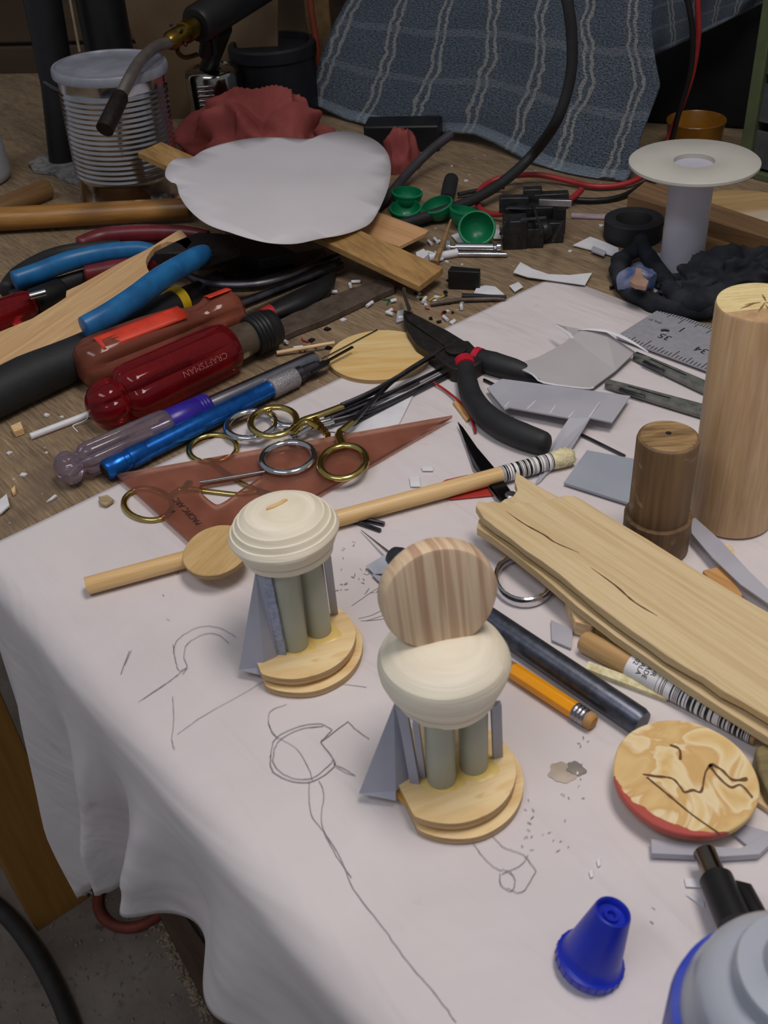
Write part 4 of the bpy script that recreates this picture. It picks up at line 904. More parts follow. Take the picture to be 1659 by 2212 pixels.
# long black handled tool with yellow band
th = thing('chisel', 'long black-handled chisel with a yellow band beneath the blue pliers', 'chisel', P(200, 760, 2), ang_of(P(0, 850), P(380, 655)))
e = smooth(px([(-40, 868, 14), (60, 818, 14), (180, 765, 14), (300, 700, 13), (380, 655, 11)]), 5)
mb = MB(); mb.tube([e[0]-(e[1]-e[0])*.4]+e, [8]+lerpl([13.5, 14.5, 13, 10.5, 9.5], 5), n=28); mb.build('handle', M['rubber'], th, ang=70)
mb = MB(); a_, b_ = P(376, 657, 11), P(394, 648, 11); mb.tube([a_, b_], [10.8, 10.0], n=28); mb.build('yellow_band', plain('yellow_band', 'd8b41c', 1, .4), th)
mb = MB(); mb.tube(px([(394, 648, 11), (430, 628, 9), (470, 603, 8)]), [8.5, 7, 6.5], n=20); mb.build('ferrule', M['dsteel'], th)
mb = MB(); mb.prism(px([(455, 600, 10), (500, 575, 8), (560, 560, 6), (700, 535, 4), (705, 548, 4), (600, 590, 4), (520, 612, 6), (470, 620, 8)]), h=.0022); mb.build('blade', M['dsteel'], th, bevel=.4)
# curved dark bar
mb = MB(); e = smooth(px([(405, 596, 14), (440, 612, 13), (500, 618, 12), (560, 615, 11), (620, 600, 10), (690, 570, 8), (730, 555, 7)]), 5); mb.tube(e, lerpl([3, 4, 4.2, 4.2, 4, 3.8, 3], 5), n=16); one('pry_bar', mb, M['dsteel'], 'thin curved grey pry bar arching behind the orange striped screwdriver', 'pry bar')
# dark tool with red tip behind black sleeve
th = thing('dark_handled_tool', 'flat black tool handle with a small red end by the black sleeve', 'tool', P(650, 650, 0), ang_of(P(570, 685), P(715, 600)))
mb = MB(); e = smooth(px([(585, 676, 7), (640, 652, 7), (690, 625, 6), (715, 598, 5)]), 5); mb.tube(e, lerpl([5.5, 8, 7.5, 3], 5), n=20, sq=(.8, 1.2)); mb.build('handle', M['black'], th)
mb = MB(); mb.tube(px([(566, 684, 8), (586, 676, 7.5)]), [5, 6], n=20); mb.build('red_end', M['red'], th)
# flat file
mfile = plain('worn_file_steel', '6a5c52', 1, .55, .4, c2='54483f', sc=120, bump=.5, bsc=800)
mb = MB(); mb.prism(px([(585, 700), (640, 672), (700, 645), (760, 622), (830, 600), (850, 606), (852, 622), (780, 652), (700, 690), (640, 712), (592, 735)], 5), h=.0045); one('flat_file', mb, mfile, 'flat rusty-brown file lying between the screwdrivers and wood slat', 'file', rotz=ang_of(P(590, 715), P(840, 610)), bevel=.4)
mb = MB(); mb.tube(px([(598, 762, 3), (723, 740, 4.8)]), [1.3, 1.1], n=12); one('wooden_skewer', mb, M['pine'], 'thin wooden skewer pointing at the round pine disc', 'skewer')
mb = MB(); mb.tube(px([(695, 775, 5), (815, 712, 4.8), (815, 711.6, 4.8)]), [.35, .35, .35], n=8); one('wire', mb, M['dsteel'], 'hair-thin dark wire running onto the round pine disc', 'wire')
# white rod, chips on the left
a, b = P(66, 943, 2), P(222, 884, 2)
th = thing('plastic_rod', 'white plastic rod with a curled shaving beside the red screwdriver ball end', 'rod', a, ang_of(a, b))
mb = MB(); mb.tube([a, b], [2.1, 2.1], n=16); mb.build('rod', M['white'], th)
mb = MB(); mb.tube(smooth(px([(190, 893, 4), (188, 905, 3), (175, 912, 2), (160, 918, 1.5), (158, 922, 1), (168, 933, .6)]), 4), .35, n=8); mb.build('shaving', M['white'], th)
mb = MB(); mb.prism(px([(22, 920), (44, 910), (50, 925), (30, 932)], 4.5), h=.0042); one('wood_chip', mb, M['ply'], 'small yellowish wood cube near the left end of the white rod', 'wood chip', bevel=.3)
mb = MB(); mb.prism(px([(212, 1072), (232, 1068), (246, 1078), (228, 1090), (215, 1086)], 3.5), h=.0018); one('wood_chip', mb, wood('grey_tan_chip', 'b8a27a', '8a7a60', 1, 300, 30), 'grey-tan chip on the paper edge left of the set square', 'wood chip', bevel=.4)
mb = MB(); mb.prism(px([(0, 1078), (14, 1066), (20, 1090), (0, 1108), (-12, 1095)], 3.0), h=.0014); one('wood_chip', mb, M['white'], 'pale ridged flake at the left edge of the bench', 'wood chip', bevel=.2)
mb = MB(); mb.prism(px([(24, 1056), (32, 1048), (33, 1062), (27, 1066)], 2.5), h=.002); one('wood_chip', mb, M['ply'], 'tiny tan chip beside the pale ridged flake', 'wood chip', bevel=.2)
mb = MB(); mb.prism(px([(100, 1083), (118, 1068), (123, 1070), (112, 1078)], 1.5), h=.001); one('wood_chip', mb, M['white'], 'thin white shaving on the bench left of the blue knife', 'wood chip')
# ---- pliers group on the left
th = thing('wood_offcut', 'long pale wood offcut with a round notch lying across the pliers', 'wood offcut', P(200, 660, 0), ang_of(P(0, 760), P(400, 510)))
top = [(-60, 745, 24), (0, 716, 24), (69, 688, 25), (121, 656, 26), (142, 642, 26.5), (143, 628, 27), (174, 614, 27), (260, 567, 28), (318, 538, 29), (385, 497, 30), (391, 496, 30), (415, 523, 30), (402, 539, 30), (390, 528, 30), (376, 522, 30), (360, 521, 30), (347, 526, 29), (333, 534, 29), (324, 544, 29), (317, 556, 28), (315, 566, 28), (318, 578, 28), (324, 590, 28), (330, 598, 28), (300, 640, 27), (230, 700, 26), (174, 729, 25), (87, 758, 24), (0, 810, 24), (-60, 840, 24)]
mb = MB(); mb.prism(px(top), h=.0045); mb.build('board', wood('notched_pine', 'e0bc8c', 'c69c6c', 1, 170, 6, rough=.6, dist=1.6), th, ang=30, bevel=.3)
def plier(label, base, grips, mg_, jaw, extra=None, r=None):
    th = thing('pliers', label, 'pliers', base, 0)
    for pts, rr in grips:
        e = smooth(px(pts), 5); mb = MB(); R_ = lerpl(rr, 5); e2 = [e[0]-(e[1]-e[0])*.35]+e; mb.tube(e2, [R_[0]*.55]+R_, n=24, sq=(1.1, .95)); mb.build('grip', mg_, th, ang=70)
    for pts, z, h in jaw:
        mb = MB(); mb.prism(px(pts, z), h=h/1000); mb.build('jaw', mjaw, th, bevel=1.2, ang=30)
    return th
mblu = plain('blue_vinyl_grip', '2470a8', 1.0, .35, c2='1c5c90', sc=60)
mmar = plain('maroon_vinyl_grip', '6e2228', 1.1, .35, c2='5c1a20', sc=60)
plier('pliers with bright blue grips, one lying over the notched wood', P(380, 560, 0),
      [([(30, 606, 24), (85, 588, 24), (150, 564, 24), (230, 546, 24), (305, 540, 24), (340, 548, 22)], [6, 6.6, 6.6, 6.2, 5.8, 4.5]), ([(182, 708, 34), (230, 683, 35), (290, 645, 36), (350, 600, 37), (425, 556, 36), (445, 545, 32)], [6.5, 7, 7.4, 7.4, 6.8, 4.5])],
      mblu, [([(330, 545), (380, 520), (430, 500), (500, 505), (520, 530), (470, 545), (430, 560), (400, 545)], 30, 9)])
plier('pliers with dark red grips half hidden under the notched wood', P(400, 520, 0),
      [([(172, 530, 14), (230, 512, 14), (318, 505, 14), (400, 506, 13), (450, 512, 12)], [6, 7, 6.5, 6, 4.5]), ([(185, 594, 14), (240, 585, 14), (320, 572, 14), (380, 550, 13), (430, 530, 12)], [6, 7, 6.8, 6, 4.5])],
      mmar, [([(430, 500), (500, 505), (600, 525), (640, 545), (560, 560), (480, 545), (430, 545)], 14, 9)])
plier('pliers with plain black grips at the far left below the blue pair', P(160, 560, 0),
      [([(14, 628, 13), (40, 596, 13), (100, 560, 13), (165, 541, 12), (260, 530, 10)], [6, 6.5, 6, 5.2, 4]), ([(24, 643, 9), (80, 630, 9), (160, 606, 9), (260, 570, 9)], [5, 6, 5.5, 4])],
      M['rubber'], [([(250, 525), (330, 520), (380, 535), (300, 560), (255, 560)], 10, 8)])
# red clear handle far left
a, b = P(-60, 705, 12), P(70, 652, 12); d = b-a
th = thing('screwdriver', 'clear dark red screwdriver handle with black sleeve entering at the left edge', 'screwdriver', a, ang_of(a, b))
turned_tool(th, 'handle', a, b, [(0, 9), (.3, 10.5), (.6, 10.5), (.9, 10), (1, 8)], mrd, n=36, flute=0)
turned_tool(th, 'sleeve', a, b, [(1, 8), (1.02, 9), (1.5, 8.5), (1.55, 7)], M['black'])
mb = MB(); mb.tube(px([(64, 640, 22), (98, 631, 22)]), [2.4, 2.4], n=16); mb.build('ferrule', M['chrome'], th)
# ================================================================== BACK OF THE BENCH
# white paper cutout lying over everything
def cz(x): return 60-(x-357)*.060
out = smooth(px([(a_, b_, cz(a_)) for a_, b_ in [(357, 380), (361, 362), (375, 347), (395, 342), (414, 343), (440, 325), (480, 310), (540, 298), (600, 297), (665, 301), (692, 292), (725, 285), (762, 285), (800, 297), (828, 318), (843, 348), (841, 385), (825, 425), (802, 460), (775, 476), (735, 490), (690, 500), (640, 512), (590, 515), (540, 510), (480, 497), (440, 480), (408, 452), (388, 422), (381, 398), (368, 392)]]), 4, True)
bm = bmesh.new(); vs = [bm.verts.new(v) for v in out]; bm.faces.new(vs)
c0_, c1_ = P(765, 372, cz(765)), P(540, 480, cz(540)); cd = (c1_-c0_).normalized(); cn = Vector((-cd.y, cd.x, 0))
for k in range(-6, 7):
    bmesh.ops.bisect_plane(bm, geom=bm.verts[:]+bm.edges[:]+bm.faces[:], plane_co=c0_+cn*k*.022, plane_no=cn)
for k in range(-2, 10):
    bmesh.ops.bisect_plane(bm, geom=bm.verts[:]+bm.edges[:]+bm.faces[:], plane_co=c0_+cd*k*.022, plane_no=cd)
bmesh.ops.triangulate(bm, faces=bm.faces)
for v in bm.verts:
    d_ = (v.co-c0_).dot(cn); l_ = (v.co-c0_).dot(cd); sgn = -1 if cn.y > 0 else 1
    q = d_*sgn
    v.co.z += (-abs(q)*.0 - max(0, q)*.13 + .0010*noise.noise(v.co*14))
bm.verts.index_update(); mb = MB(); mb.add([v.co.copy() for v in bm.verts], [tuple(v.index for v in f.verts) for f in bm.faces]); bm.free()
one('paper_cutout', mb, plain('cutout_paper', 'd8d4d8', 1, .6, c2='d2ced2', sc=15), 'large round-ended white paper cutout lying over the slat and pliers', 'paper', solid=.35, ang=12)
# slats under it
mb = MB(); mb.prism(px([(297, 329, 62), (348, 306, 62), (957, 577, 13), (951, 584, 13), (905, 618, 13)]), h=.0045)
one('wooden_board', mb, wood('brown_slat', 'b8925c', '8f6c40', 1, 160, 5, rough=.6), 'long brown wooden slat running under the white paper cutout', 'wood slat', rotz=ang_of(P(322, 318), P(930, 597)), bevel=.4)
mb = MB(); mb.prism(px([(752, 492, 13), (815, 457, 13), (926, 497, 13), (920, 503, 13), (862, 532, 13)]), h=.003)
one('plywood_offcut', mb, wood('orange_ply', 'd8aa7c', 'c08f60', 1, 160, 5, rough=.6), 'square orange-tan plywood offcut poking out beside the brown slat', 'plywood offcut', rotz=ang_of(P(815, 457), P(926, 497)), bevel=.3)
# hammer handle and wood stub
mham = wood('worn_handle_wood', 'b88748', '8c5f2c', 1, 120, 10, rough=.35, dark='6e4620')
a, b = P(-40, 476, 11), P(410, 449, 12)
th = thing('hammer_handle', 'thick worn brown wooden hammer handle ending under the paper cutout', 'handle', a, ang_of(a, b))
mb = MB(); mb.tube([a+(b-a)*t_ for t_ in (0, .3, .6, .85, 1)], [10, 9.8, 9.3, 8.8, 8.4], n=32, sq=(.95, 1.05)); mb.build('shaft', mham, th, ang=60)
a, b = P(-30, 462, 8), P(104, 408, 8)
mb = MB(); mb.tube([a, b-(b-a)*.03, b], [9, 9, 7.8], n=28); one('wooden_dowel', mb, wood('dull_stub', '8c6a42', '6c5030', 1, 160, 10), 'short thick brown dowel stub beside the putty-covered scraper', 'dowel', rotz=ang_of(a, b))
# scraper crust
mb = MB(); mb.prism(jag(px([(60, 352), (82, 338), (115, 333), (170, 344), (172, 395), (140, 386), (110, 370), (70, 366)], 4), .008, .0012, 3), h=.0035)
one('scraper_blade', mb, plain('crusted_metal', '8e8c88', 1, .7, c2='5c5a58', sc=150, bump=.8, bsc=500), 'putty-crusted scraper blade lying left of the ribbed tin can', 'scraper', bevel=.3)
# tin can
base = P(285, 423, 0)
th = thing('tin_can', 'ribbed shiny tin can with a clouded plastic lid', 'can', base, 0)
prof = [(41, 0), (43.3, .6), (43.6, 2.4), (42.6, 3.4), (42.8, 22)]
for i in range(17):
    z0 = 24+i*4.1; prof += [(43.0, z0), (44.2, z0+1.2), (44.2, z0+1.9), (43.0, z0+3.1)]
prof += [(43.2, 95), (43.6, 104), (44.6, 106), (44.6, 108)]
mb = MB(); mb.lathe(prof, base, (.045, 0, 1), n=96); mb.build('ribbed_body', plain('tinplate', 'c4c2c6', 1, .16, 1, c2='aeacb0', sc=30), th, ang=80)
t = NT('cloudy_lid'); a1 = t.noise((30, 30, 30), 4, .6, 1); t.col(t.ramp(a1, [(.35, lin('8a8c98')), (.7, lin('a6a8b4'))])); mlid = t.set(.35, trans=.2)
mb = MB(); mb.lathe([(45.4, 103), (46.6, 103.4), (47, 105), (46.8, 109), (45.8, 110.4), (44, 110.6), (43, 109.2), (38, 108.6), (30, 108.6), (29, 109.2), (10, 109.2), (0, 109.2)], base, (.045, 0, 1), n=96); mb.build('plastic_lid', mlid, th, ang=40)
# torch: fuel canister, burner body, brass fitting, curved nozzle
base = P(480, 285, 0); bY = base.y*1000
th = thing('blow_torch', 'blow torch with chrome canister, black body, brass fitting and bent nozzle', 'torch', base, 0)
mb = MB(); mb.lathe([(26, 0), (27.5, 1.5), (27.5, 56), (26.5, 59.5), (23, 62), (18, 62.8), (17, 61), (9, 60.5), (8, 66)], base, (0, 0, 1), n=64); mb.build('canister', plain('nickel_plate', 'a8a49c', 1, .13, 1, c2='98948c'), th, ang=40)
mb = MB(); fx = base+Vector((-.006, -.0276, 0))
for i in range(6): mb.box(fx+Vector((0, -.0004, .030+i*.0042)), (.016, .0018, .0026))
mb.build('ribbed_plate', plain('vent_metal', 'c8c4c4', 1, .25, 1), th, bevel=.4)
def Y(x, y, Yv): return PY(x, y, Yv)
bd0, bd1 = Y(422, 55, 945), Y(590, -50, 1060)
mb = MB(); mb.tube([bd0, bd0+(bd1-bd0)*.03, bd1], [13, 15.5, 16.5], n=36); mb.build('burner_body', M['black'], th, ang=50)
mb = MB(); q0 = Y(480, 60, 985); q1 = base+Vector((-.004, -.004, .061)); mb.tube([q0, q1], [9, 8], n=20); mb.build('neck', M['black'], th)
mb = MB(); q0, q1 = Y(362, 92, 918), Y(420, 58, 945); dd = q1-q0
mb.tube([q0, q0+dd*.1, q0+dd*.6, q0+dd*.62, q0+dd*.7, q1], [6, 7.6, 7.6, 9, 9, 8.5], n=28); mb.build('brass_fitting', plain('dull_brass', '8a7030', 1, .3, 1, c2='6e5824', sc=120), th, ang=40)
mb = MB()
for k in range(5):
    an = k*1.25; x_ = dd.normalized().orthogonal(); y_ = dd.normalized().cross(x_); o_ = q0+dd*.35+(x_*math.cos(an)+y_*math.sin(an))*.0066; mb.tube([o_, o_+(x_*math.cos(an)+y_*math.sin(an))*.0014], [1.5, 1.5], n=12)
mb.build('air_hole', M['ink'], th)
mb = MB(); mb.tube(smooth([Y(385, 90, 930), Y(384, 112, 935), Y(400, 124, 945), Y(425, 118, 960)], 5), 2, n=10); mb.build('trigger_guard', plain('old_brass', '6a5a34', 1, .4, 1), th)
mb = MB(); q = Y(445, 85, 965); mb.tube([q, Y(438, 122, 968)], [5, 4], n=14); mb.tube([Y(460, 80, 970), Y(463, 118, 972)], [3, 3], n=14); mb.build('trigger', M['black'], th)
npts = smooth([Y(366, 92, 918), Y(335, 103, 893), Y(305, 130, 858), Y(282, 165, 828), Y(262, 205, 805)], 6)
mb = MB(); mb.tube(npts, 4.6, n=20); mb.build('nozzle_tube', plain('tinted_steel', 'b0aaa4', 1, .3, .8, c2='989290'), th)
mb = MB(); mb.tube([npts[-1], npts[-1]+(Y(226, 280, 775)-npts[-1])*.08, Y(226, 280, 775)], [5.2, 6.4, 6.6], n=24); mb.build('burnt_tip', plain('burnt_steel', '3e3632', 1, .5, .8, c2='302a28', sc=200), th)
# red rag
mrag = plain('red_cloth', '96504c', 1.05, .95, c2='80403e', sc=25, bump=.4, bsc=1500, spec=.1)
th = thing('red_rag', 'crumpled faded red shop rag bunched behind the paper cutout', 'rag', P(560, 320), 0)
r1 = rag('r', mrag, P(568, 330), 74, 32, 50, -.1, 3.3, .34, 1.15, 96); r1.name = 'cloth_heap'
r2 = rag('r', mrag, P(866, 365), 17, 13, 34, .2, 8.1, .25, 1.0, 64); r2.name = 'twisted_end'
for o_ in (r1, r2):
    mw = o_.matrix_world.copy(); o_.parent = th; o_.matrix_parent_inverse = Matrix(); o_.matrix_local = th.matrix_world.inverted() @ mw
# blue towel draped over a black case
mcase = plain('black_case', '0c0c0e', 1, .6)
b0, b1 = P(735, 258), P(1600, 322); cs = thing('storage_case', 'black storage case with the blue towel draped over it', 'case', b0, ang_of(b0, b1))
cdv = (b1-b0).normalized(); b0 = b0+Vector((-cdv.y, cdv.x, 0))*.052; b1 = b1+Vector((-cdv.y, cdv.x, 0))*.052; cnv = Vector((-cdv.y, cdv.x, 0)); H_ = .24
mb = MB(); bt_ = [b0, b1, b1+cnv*.055, b0+cnv*.055]; mb.prism([p+Vector((0, 0, H_)) for p in bt_], bt_); mb.build('body', mcase, cs, bevel=3)
mb = MB(); mb.box((b0+b1)/2+Vector((0, 0, H_+.006))+cnv*.0275, ((b1-b0).length+.004, .060, .012), Matrix.Rotation(ang_of(b0, b1), 3, 'Z')); mb.build('lid', mcase, cs, bevel=2)
t = NT('blue_terry'); uvs = t.n('ShaderNodeSeparateXYZ'); t.l(t.tc.outputs['UV'], uvs.inputs[0])
wv = t.noise((9, 9, 9), 3, .6, 0, True); n2 = t.noise((130, 130, 130), 3, .7, 0, True); n3 = t.noise((5, 5, 5), 4, .6, 0, True)
c = t.ramp(n2, [(.38, lin('4e5c6c')), (.62, lin('94a2b2'))]); c = t.mix(t.ramp(n3, [(.4, (0, 0, 0, 1)), (.7, (.4, .4, .4, 1))]), c, lin('5e6c7c'))
def band(axis, per, off, w0, w1):
    v = t.math('ADD', uvs.outputs[axis], t.math('MULTIPLY', t.math('SUBTRACT', wv, .5), .045))
    fr = t.math('FRACT', t.math('ADD', t.math('MULTIPLY', v, per), off))
    d_ = t.math('ABSOLUTE', t.math('SUBTRACT', fr, .5))
    return t.math('MULTIPLY', t.math('LESS_THAN', d_, w1), t.math('GREATER_THAN', d_, w0))
br = t.ramp(n2, [(.3, (.25, .25, .25, 1)), (.55, (1, 1, 1, 1))])
m1 = t.math('MULTIPLY', band(0, 6.6, .30, .045, .11), br); c = t.mix(m1, c, lin('c8cac8'))
m2 = t.math('MULTIPLY', band(1, 3.4, .2, .0, .07), t.math('MULTIPLY', br, .45)); c = t.mix(m2, c, lin('a8b2bc'))
hem = t.math('GREATER_THAN', uvs.outputs[1], .93); c = t.mix(t.math('MULTIPLY', hem, .5), c, lin('8595a4'))
t.col(c); t.bump(t.math('MULTIPLY', n2, t.math('SUBTRACT', 1.0, t.math('MULTIPLY', hem, .8))), 1.0, .009); mtow = t.set(.95, spec=.1)
# edge curves in the picture plane of a leaning sheet: (left boundary) and (right boundary) rows from top to bottom hem
LB = [(775, -60), (742, 0), (718, 50), (700, 100), (678, 160), (655, 218)]
RB = [(1440, -60), (1410, 0), (1404, 60), (1412, 130), (1421, 185), (1400, 240), (1378, 300), (1372, 350), (1345, 397)]
HB = [(655, 218), (740, 260), (800, 272), (870, 290), (950, 288), (1010, 292), (1060, 312), (1110, 335), (1170, 362), (1230, 382), (1290, 395), (1345, 397)]
TB = [(775, -60), (1000, -60), (1200, -60), (1440, -60)]
def along(c_, u):
    L = [0]
    for i in range(1, len(c_)): L.append(L[-1]+math.hypot(c_[i][0]-c_[i-1][0], c_[i][1]-c_[i-1][1]))
    s_ = u*L[-1]
    for i in range(1, len(c_)):
        if s_ <= L[i]+1e-6:
            f_ = (s_-L[i-1])/max(L[i]-L[i-1], 1e-6); return (c_[i-1][0]*(1-f_)+c_[i][0]*f_, c_[i-1][1]*(1-f_)+c_[i][1]*f_)
    return c_[-1]
hemL, hemR = P(655, 218, 14), P(1345, 397, 1)
pd_ = (hemR-hemL); pd_.z = 0; pd_.normalize(); pn = Vector((-pd_.y, pd_.x, 0)); pn = (pn + Vector((0, 0, -.20))).normalized()   # leans back
rows = []; NU, NV = 80, 60
for j in range(NV+1):
    v = j/NV; row = []
    for i in range(NU+1):
        u = i/NU
        l, r_, tp_, bt = along(LB, v), along(RB, v), along(TB, u), along(HB, u)
        cx = (1-u)*l[0]+u*r_[0]+(1-v)*tp_[0]+v*bt[0]-((1-u)*(1-v)*TB[0][0]+u*(1-v)*TB[-1][0]+(1-u)*v*HB[0][0]+u*v*HB[-1][0])
        cy = (1-u)*l[1]+u*r_[1]+(1-v)*tp_[1]+v*bt[1]-((1-u)*(1-v)*TB[0][1]+u*(1-v)*TB[-1][1]+(1-u)*v*HB[0][1]+u*v*HB[-1][1])
        p = PV(cx, cy, hemR+Vector((0, 0, .002)), pn)
        wv_ = math.sin(u*15+v*2.2+math.sin(u*4)*1.5)*.5 + noise.noise(Vector((u*4, v*2.5, 2)))*1.2
        amp = .0045*(.35+v)*(.6+.8*u)
        p -= pn*(wv_*amp - .004); p.z = max(p.z, T+.002)
        row.append(p)
    rows.append(row)
tw = thing('towel', 'blue terry towel with white check lines draped behind the bench clutter', 'towel', P(1000, 330), 0)
MB().grid(rows).build('hanging_panel', mtow, tw, solid=1.6, ang=80, fix=False)
rows = []
top_ = [(1380, -40), (1480, -60), (1600, -60), (1760, -70)]; bot_ = [(1402, 128), (1430, 112), (1500, 80), (1580, 40), (1690, -15)]
for j in range(15):
    row = []
    for i in range(31):
        a_, b_ = along(top_, i/30), along(bot_, i/30); x, y = a_[0]+(b_[0]-a_[0])*j/14, a_[1]+(b_[1]-a_[1])*j/14
        row.append(PY(x, y, 918+10*math.sin(i*.5+j*.15)-j*.5))
    rows.append(row)
MB().grid(rows).build('folded_corner', mtow, tw, solid=1.6, ang=80, fix=False)
# organiser at right
g0, g1 = P(1590, 378), P(1668, 398); gd = (g1-g0).normalized(); gn = Vector((-gd.y, gd.x, 0)); ga = ang_of(g0, g1); GR = Matrix.Rotation(ga, 3, 'Z')
org = thing('drawer_organiser', 'green small-parts drawer cabinet standing at the right edge', 'drawer cabinet', g0, ga)
mgr = plain('olive_green_metal', '566040', 1, .5, c2='49533a', sc=40)
def GB(x, y, z): return g0+gd*x*.001+gn*y*.001+Vector((0, 0, z*.001))
mb = MB(); mb.box(GB(5, 32, 75), (.010, .064, .150), GR); mb.box(GB(72, 32, 75), (.010, .064, .150), GR); mb.box(GB(38, 32, 152), (.077, .064, .006), GR); mb.box(GB(38, 32, 3), (.077, .064, .006), GR); mb.box(GB(38, 62, 75), (.070, .003, .146), GR)
mb.build('frame', mgr, org, bevel=.8)
mdr = plain('clear_grey_drawer', '5c6064', 1, .3, c2='4c5054', trans=.3); mhd = plain('aged_cream_plastic', '9c927c', 1, .45)
for k in range(4):
    z0 = 8+k*36; mb = MB(); mb.box(GB(38, 5, z0+15), (.056, .003, .029), GR); mb.box(GB(38, 32, z0+2), (.056, .052, .002), GR); mb.box(GB(11.5, 32, z0+13), (.002, .052, .024), GR); mb.box(GB(65, 32, z0+13), (.002, .052, .024), GR); dr = mb.build('drawer', mdr, org, bevel=.5)
    mb = MB(); mb.box(GB(38, 0, z0+27), (.056, .008, .006), GR); mb.build('drawer_handle', mhd, dr, bevel=1)
# orange-brown bowl
t = plain('amber_plastic', '9a6a24', 1, .25, c2='84561a', sc=40, trans=.15)
bc = P(1497, 318, 0)
mb = MB(); mb.lathe([(20, 0), (22.5, 1), (25, 22), (25.6, 24), (25.2, 24.6), (24.6, 24), (22, 3), (0, 2.4)], bc, n=56); one('plastic_cup', mb, t, 'amber brown plastic cup sitting behind the white spool', 'cup', ang=50)
# spool
sb = P(1468, 598, 0); st_ = W(sb.x*1000, sb.y*1000, 68)
st_ = W(sb.x*1000, sb.y*1000, 81); ax = st_-sb
th = thing('spool', 'empty white plastic spool standing on end', 'spool', sb, 0)
msp = plain('milky_spool', 'bcbac4', 1.05, .4, c2='b4b2be', sc=20, sss=.3); msp2 = plain('aged_spool_face', 'bab8ae', 1.1, .45, c2='b0aea6', sc=20)
mb = MB(); mb.lathe([(36, 0), (36.4, .5), (36.4, 2), (36, 2.4), (14.5, 2.6), (14.2, ax.length*1000-3)], sb, ax, n=72); mb.build('core', msp, th, ang=40)
L_ = ax.length*1000
mb = MB(); mb.lathe([(13, L_-12), (13, L_), (14, L_+.4), (40.5, L_+.4), (41.3, L_-.2), (41.3, L_-1.8), (40.6, L_-2.6), (15, L_-2.6), (14, L_-4), (14, L_-12)], sb, ax, n=96, closed=True); mb.build('flange', msp2, th, ang=40)
# tape roll, rag, wrapper
tr_ = P(1366, 512, 0)
mb = MB(); mb.lathe([(10, .5), (21, 0), (21.6, .6), (21.6, 14.5), (21, 15), (13.5, 15), (13.2, 14.4), (13.2, .5)], tr_, n=64, closed=True); one('tape_roll', mb, M['rubber'], 'roll of black electrical tape lying left of the spool', 'tape roll', ang=40)
mbk = plain('black_cloth', '33353b', 1, .95, c2='24262b', sc=60, bump=.6, bsc=1200, spec=.1)
th = thing('black_rag', 'twisted dusty black rag curled around the foot of the white spool', 'rag', P(1500, 640), 0)
r1 = rag('r', mbk, P(1592, 632), 50, 22, 27, .1, 12.4, .42, 1.6, 110); r1.name = 'cloth_heap'
mw = r1.matrix_world.copy(); r1.parent = th; r1.matrix_local = th.matrix_world.inverted() @ mw
e = smooth(px([(1385, 515, 14), (1372, 540, 10), (1345, 560, 8), (1338, 592, 7), (1350, 622, 5), (1385, 646, 5), (1440, 660, 6), (1500, 666, 7), (1540, 665, 8)]), 6)
mb = MB(); mb.tube(e, [v*(1+.3*noise.noise(Vector((i*.35, 1, 3)))) for i, v in enumerate(lerpl([3, 5, 6, 6, 5.2, 5, 6, 7, 8], 6))], n=20)
e = smooth(px([(1380, 512, 16), (1395, 545, 10), (1420, 580, 8), (1442, 620, 7), (1470, 650, 9), (1510, 650, 12), (1560, 640, 14)]), 6)
mb.tube(e, [v*(1+.35*noise.noise(Vector((i*.35, 7, 3)))) for i, v in enumerate(lerpl([4, 6, 6, 6, 7.5, 8, 9], 6))], n=20)
for v in mb.v: v += noise.noise_vector(v*90)*.0018; v.z = max(v.z, T+.0005)
mb.build('twisted_band', mbk, th, ang=80)
mb = MB(); ball(mb, P(1378, 602, 12), 10, n=28, sq=(1.35, .9, .8))
for v in mb.v: v += noise.noise_vector(v*130)*.004
one('foil_wrapper', mb, plain('blue_wrapper', '3a5080', 1, .35, c2='7a8098', sc=60), 'crinkled blue wrapper lump caught in the black rag', 'wrapper', ang=30)
mb = MB(); mb.prism(px([(1374, 577), (1386, 580), (1390, 598), (1402, 606), (1396, 618), (1372, 614), (1360, 606), (1370, 594)], 21), h=.0035); one('wrapper_scrap', mb, plain('tan_scrap', 'a88674', 1, .7, bump=.6), 'tan torn scrap resting on the blue wrapper lump', 'scrap', bevel=.5)
# boards behind the spool
mb = MB(); mb.prism(px([(1356, 422, 15), (1394, 391, 15), (1760, 512, 15), (1760, 545, 15)]), h=.0135); one('wood_batten', mb, wood('brown_batten', '8a6c4c', '6a5038', 1, 140, 6), 'brown wooden batten running behind the white spool to the right edge', 'wood batten', rotz=ang_of(P(1394, 391), P(1659, 480)), bevel=.5)
mb = MB(); mb.prism(smooth(px([(1520, 418, 4), (1590, 410, 4), (1700, 425, 4), (1740, 470, 4), (1640, 485, 4), (1560, 460, 4), (1510, 440, 4)]), 4, True), h=.0035); one('wood_slab', mb, wood('tan_slab', 'bfa070', '9c7c50', 1, 60, 6, dark='cfc8bc'), 'round-cornered tan slab with white paint behind the brown batten', 'wood slab', bevel=.3)
mb = MB(); mb.prism(smooth(px([(1516, 500, 3), (1570, 505, 3), (1640, 535, 3), (1600, 560, 3), (1520, 545, 3)]), 3, True), h=.0026); one('wood_slab', mb, wood('brown_slab', '94714c', '7a5b3a', 1, 60, 6), 'thin brown slab lying in front of the batten right of the spool', 'wood slab', bevel=.3)
mb = MB(); mb.tube([P(1508, 552, 5), P(1585, 556, 5)], [2.2, 2.2], n=16); one('metal_rod', mb, M['steel'], 'shiny rod between the spool and the black rag', 'rod')
